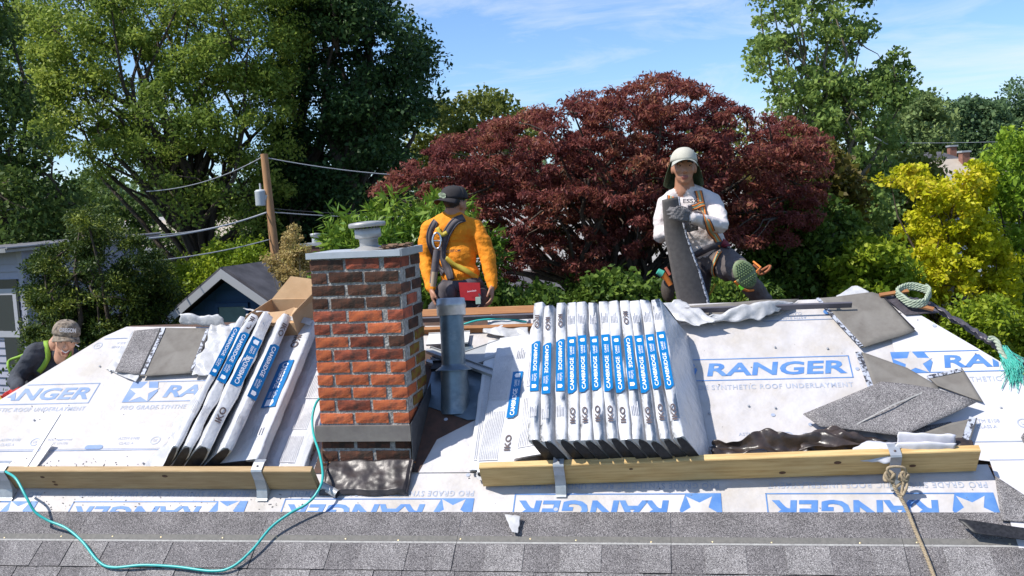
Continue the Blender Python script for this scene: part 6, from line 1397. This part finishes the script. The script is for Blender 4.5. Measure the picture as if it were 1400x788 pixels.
# ---------------- worker in orange, back to us
py_ = thing('person', 'worker in bright orange shirt and black cap, seen from behind in a harness', 'person', Matrix.Translation(P(630, 480, 7.0)))
D = 6.9; b = Body(); hc = P(622, 279, D); face = CF * .75 + CR * .62; Qh = frame(face, (0, 0, 1))
head(b, hc, Qh, 0, 0, hair=6)
b.cap(P(618, 290, D), P(616, 302, D), .055, .062, 0)
Qt = frame(CF + CR * .28, P(618, 300, D) - P(628, 390, D)); SH = 2
b.ell(P(616, 318, D), (.175, .115, .16), Qt, SH); b.ell(P(617, 305, D), (.15, .085, .065), Qt, SH); b.ell(P(624, 350, D), (.150, .110, .17), Qt, SH); b.ell(P(629, 376, D), (.148, .115, .11), Qt, SH)
sL_, sR_ = P(587, 313, D), P(647, 311, D)
b.chain([P(608, 303, D), sL_], [.06, .062], SH); b.chain([P(626, 303, D), sR_], [.06, .068], SH)
e = P(581, 353, D); w = P(589, 394, D - .12)
b.chain([sL_, sL_.lerp(e, .5) - CR * .01, e], [.062, .060, .053], SH); b.chain([e, e.lerp(w, .5), w], [.054, .048, .036], SH); hand(b, w, P(592, 410, D - .14) - w, CR, (15, 22, 18), 0, 1, -1)
e = P(667, 352, D - .05); w = P(673, 390, D - .12)
b.chain([sR_, sR_.lerp(e, .5) + CR * .014, e], [.070, .066, .058], SH); b.chain([e, e.lerp(w, .5), w], [.058, .052, .040], SH); hand(b, w, P(673, 408, D - .16) - w, -CR, (15, 25, 20), 0, 1, 1)
b.ell(P(631, 396, D), (.165, .13, .12), Qt, 4)
for x, x2 in ((612, 606), (648, 652)):
    h_ = P(x, 402, D); k_2 = P(x2, 448, D - .05); a_ = P(x2, 492, D + .05); b.chain([h_, h_.lerp(k_2, .5), k_2], [.105, .092, .07], 4); b.chain([k_2, a_], [.07, .055], 4); b.chain([a_, a_ + CF * .14 - Vector((0, 0, .04))], [.055, .045], 5)
b.finish('body', [m_skin, m_lip, m_shirty, m_glove, m_pantsd, m_boot, m_hair], py_, .0075, 2, wrinkle=((2, .007, 11), (4, .009, 9)))
m_cblk = M_('black cap cloth', (0.02, 0.017, 0.018), (0.03, 0.026, 0.027), 20, rough=.9)
T = capmesh(py_, hc, Qh, m_cblk, m_cblk, R(2), .07, k=1.05, back=True)
q = hc; g = G()
TT = Matrix.Translation(P(604.5, 267, D - .105)) @ frame(-CF - CR * .5, (0, 0, 1)).to_4x4() @ Matrix.Rotation(R(90), 4, 'X')
for (cx, cy, rx, ry) in ((0, 0, .030, .017), (-.012, -.01, .018, .014), (.014, .006, .02, .013)): g.add([TT @ Vector((cx + rx * math.cos(a), cy + ry * math.sin(a), 0)) for a in np.linspace(0, 6.283, 15)[:-1]], [tuple(range(14))])
part('cap_emblem', g, M_('pale emblem', (0.5, 0.55, 0.42), (0.2, 0.26, 0.16), 60, rough=.8), py_, world=True)
ribbon(py_, b, 'harness_strap', [(634, 299), (622, 304), (612, 318), (607, 335), (607, 352), (613, 368), (618, 382)], .062, [m_sbk, m_sgy, m_sbk], .012)
ribbon(py_, b, 'harness_strap', [(597, 303), (590, 314), (587, 328), (590, 344), (598, 360), (608, 374)], .055, [m_sbk, m_sgy, m_sbk], .012)
ribbon(py_, b, 'waist_strap', [(611, 352), (622, 362), (636, 370), (652, 381)], .036, [m_sye], .014)
ribbon(py_, b, 'neck_strap', [(600, 312), (604, 322), (612, 318)], .03, [m_sye], .016)
p, _n = onbody(b, 598, 330); g = G(); c = p - CF * .045
g.tube([c + CR * .030 * math.cos(a) + CU * .058 * math.sin(a) for a in np.linspace(0, 6.283, 19)], .008, 8); g.tube([c - CR * .028, c + CR * .028], .007, 6); part('d_ring', g, m_steel, py_, world=True)
g = G(); Tm = Matrix.Translation(c - CU * .0) ; pts = [P(598, 342, D - .2), P(596, 356, D - .2), P(594, 372, D - .2), P(592, 388, D - .2)]
g.tube(spline(pts, 5), [.026] * 8 + [.032] * 8, 10) if False else g.tube(spline(pts, 5), .026, 10); part('shock_pack', g, m_sgy, py_, world=True)
g = G(); g.tube([P(594, 372, D - .24), P(592, 392, D - .24)], .020, 8); part('lanyard_end', g, M_('worn tan webbing', (0.35, 0.26, 0.17), rough=.8), py_, world=True)
ribbon(py_, b, 'belt', [(603, 389), (615, 391), (630, 391), (645, 388), (660, 386)], .07, [m_sbk], .014)
F_ = Matrix.Translation(P(643, 399, D - .16)) @ frame(-CF, (0, 0, 1)).to_4x4()
g = G(); g.prism([(-.075, -.07), (.07, -.055), (.078, .07), (-.07, .06)], -.02, .03, F_ @ Matrix.Rotation(R(90), 4, 'X')); pr_ = part('red_pouch', g, M_('red pouch cloth', (0.50, 0.015, 0.02), (0.38, 0.012, 0.018), 16, rough=.7), py_, world=True)
g = G(); Fb = Matrix.Translation(P(645, 398, D - .195)) @ Matrix(((CR.x, CU.x, -CF.x, 0), (CR.y, CU.y, -CF.y, 0), (CR.z, CU.z, -CF.z, 0), (0, 0, 0, 1))) @ Matrix.Rotation(R(8), 4, 'Z'); add_text(g, 'diamondback', .065, .012, Fb); part('pouch_lettering', g, m_white, pr_, world=True)
b3 = Body(); 
for x, y, r in ((607, 397, (.05, .04, .06)), (616, 399, (.055, .045, .065)), (603, 412, (.05, .045, .09)), (598, 425, (.07, .05, .08)), (660, 408, (.05, .045, .075))): b3.ell(P(x, y, D - .10), r, FR, 0)
b3.finish('tool_pouches', [m_sgy], py_, .009, 2)
g = G(); g.tube(spline([P(655, 402, D - .2), P(658, 412, D - .22), P(650, 424, D - .22), P(636, 424, D - .2)], 5), .008, 6); part('cord', g, m_sbk, py_, world=True)
g = G(); T = Matrix.Translation(P(654, 411, D - .22)) @ FR.to_4x4(); g.box((-.018, -.01, -.024), (.018, .012, .024), T); part('clip', g, M_('pale green plastic', (0.38, 0.5, 0.42), rough=.4), py_, world=True)
g = G(); g.tube([P(638, 426, D - .2), P(648, 429, D - .2)], .018, 8); part('green_tool', g, M_('green plastic', (0.06, 0.35, 0.20), rough=.4), py_, world=True)
g = G(); q, n_ = onbody(b, 620, 340)
for k, (s_, w_, h_, dy_) in enumerate((('', .07, .012, .02), ('', .05, .010, .004), ('CUSTOM', .10, .018, -.018))):
    Tt = Matrix.Translation(q - CF * .022 + CU * dy_) @ Matrix(((CR.x, CU.x, -CF.x, 0), (CR.y, CU.y, -CF.y, 0), (CR.z, CU.z, -CF.z, 0), (0, 0, 0, 1))) @ Matrix.Rotation(R(5), 4, 'Z')
    if k == 2: add_text(g, s_, w_, h_, Tt, 0, bold=.02)
part('shirt_print', g, m_sbk, py_, world=True)

# ---------------- worker at the left hip, leaning in
D = 6.5; pl = thing('person', 'smiling worker in a dark sweatshirt and camouflage cap leaning over the left hip edge', 'person', Matrix.Translation(P(60, 620, D)))
b = Body(); hc = P(90, 463, D - .1); Qh = frame(-CF * .85 + CR * .40 + Vector((0, 0, -.30)), Vector((0, 0, 1)) + CR * .18)
head(b, hc, Qh, 0, 1); 
b.cap(P(84, 464, D), P(72, 480, D + .08), .055, .065, 0)
Qt = frame(-CF + CR * .3 - Vector((0, 0, .3)), P(78, 468, D) - P(58, 580, D + .3)); SH = 2
b.ell(P(72, 495, D + .12), (.185, .12, .13), Qt, SH); b.ell(P(68, 530, D + .2), (.17, .12, .20), Qt, SH); b.ell(P(62, 575, D + .3), (.16, .125, .15), Qt, 4)
sL_, sR_ = P(96, 488, D + .02), P(50, 482, D + .02)
b.chain([P(76, 480, D + .06), sL_], [.065, .070], SH); b.chain([P(70, 480, D + .06), sR_], [.065, .072], SH)
e = P(26, 514, D - .05); w = P(18, 528, D - .25); e = P(22, 520, D + .02)
b.chain([sR_, sR_.lerp(e, .5), e], [.072, .064, .056], SH); w = P(24, 530, D - .22); b.chain([e, w], [.056, .042], SH); hand(b, w, P(16, 548, D - .34) - w, -CF, (20, 35, 30), 3, 1.05, -1)
e2 = P(112, 535, D - .0); b.chain([sL_, e2], [.070, .056], SH); w2 = P(66, 530, D - .15); b.chain([e2, w2], [.055, .04], SH); hand(b, w2, P(40, 540, D - .2) - w2, -CF, (20, 35, 30), 3, 1.05, 1)
for x in (48, 78):
    h_ = P(x, 585, D + .3); k_2 = P(x + 6, 640, D + .05); a_ = P(x, 660, D + .5); b.chain([h_, k_2], [.10, .075], 4); b.chain([k_2, a_], [.072, .055], 4)
b.finish('body', [m_skin2, m_lip, m_sweat, m_redglove, m_pantsd], pl, .0075, 2, wrinkle=((2, .011, 8),))
# grin
g = G(); g.grid(lambda u, v: hc + Qh @ Vector(((u - .5) * .046, .0985 - abs(u - .5) * .03, -.068 + .009 * v + .012 * (2 * u - 1) ** 2)), 8, 2); part('teeth', g, m_eyew, pl, world=True)
eyes(pl, hc, Qh)
m_camo = M_('camouflage cloth', (0.20, 0.145, 0.10), (0.32, 0.27, 0.21), 30, rough=.9, c3=(0.05, 0.04, 0.032), s3=44, f3=.45)
T = capmesh(pl, hc, Qh, m_camo, m_camo, R(6), .055, k=1.0)
g = G(); Tq = T @ Matrix.Translation((0, .105, .040)) @ Matrix.Rotation(math.pi, 4, 'Z') @ Matrix.Rotation(R(66), 4, 'X'); add_text(g, 'OREGON', .10, .030, Tq, 0, bold=.04); part('cap_lettering', g, M_('pale stitching', (0.6, 0.55, 0.52), rough=.7), pl, world=True)
ribbon(pl, b, 'harness_strap', [(56, 462), (64, 470), (66, 485), (62, 498), (54, 508)], .034, [m_slm], .012)
ribbon(pl, b, 'harness_strap', [(94, 482), (92, 492), (86, 502)], .032, [m_slm], .012)
g = G(); g.tube(spline([P(38, 483, D), P(26, 488, D + .05), P(13, 493, D + .05), P(11, 500, D), P(14, 508, D)], 5), .010, 6); part('lanyard', g, m_slm, pl, world=True)
g = G(); g.tube([P(102, 470, D - .1), P(108, 474, D - .1)], .004, 5); part('headphone_wire', g, m_white, pl, world=True)
ng = thing('nail_gun', 'brass and yellow tip of a tool held in the red glove at the far left', 'tool', Matrix.Translation(P(8, 548, D - .35))); g = G(); g.tube([P(-4, 552, D - .35), P(12, 545, D - .35)], .022, 8); g.tube([P(2, 541, D - .35), P(4, 556, D - .35)], .012, 8); part('tool_body', g, m_sye, ng, world=True)
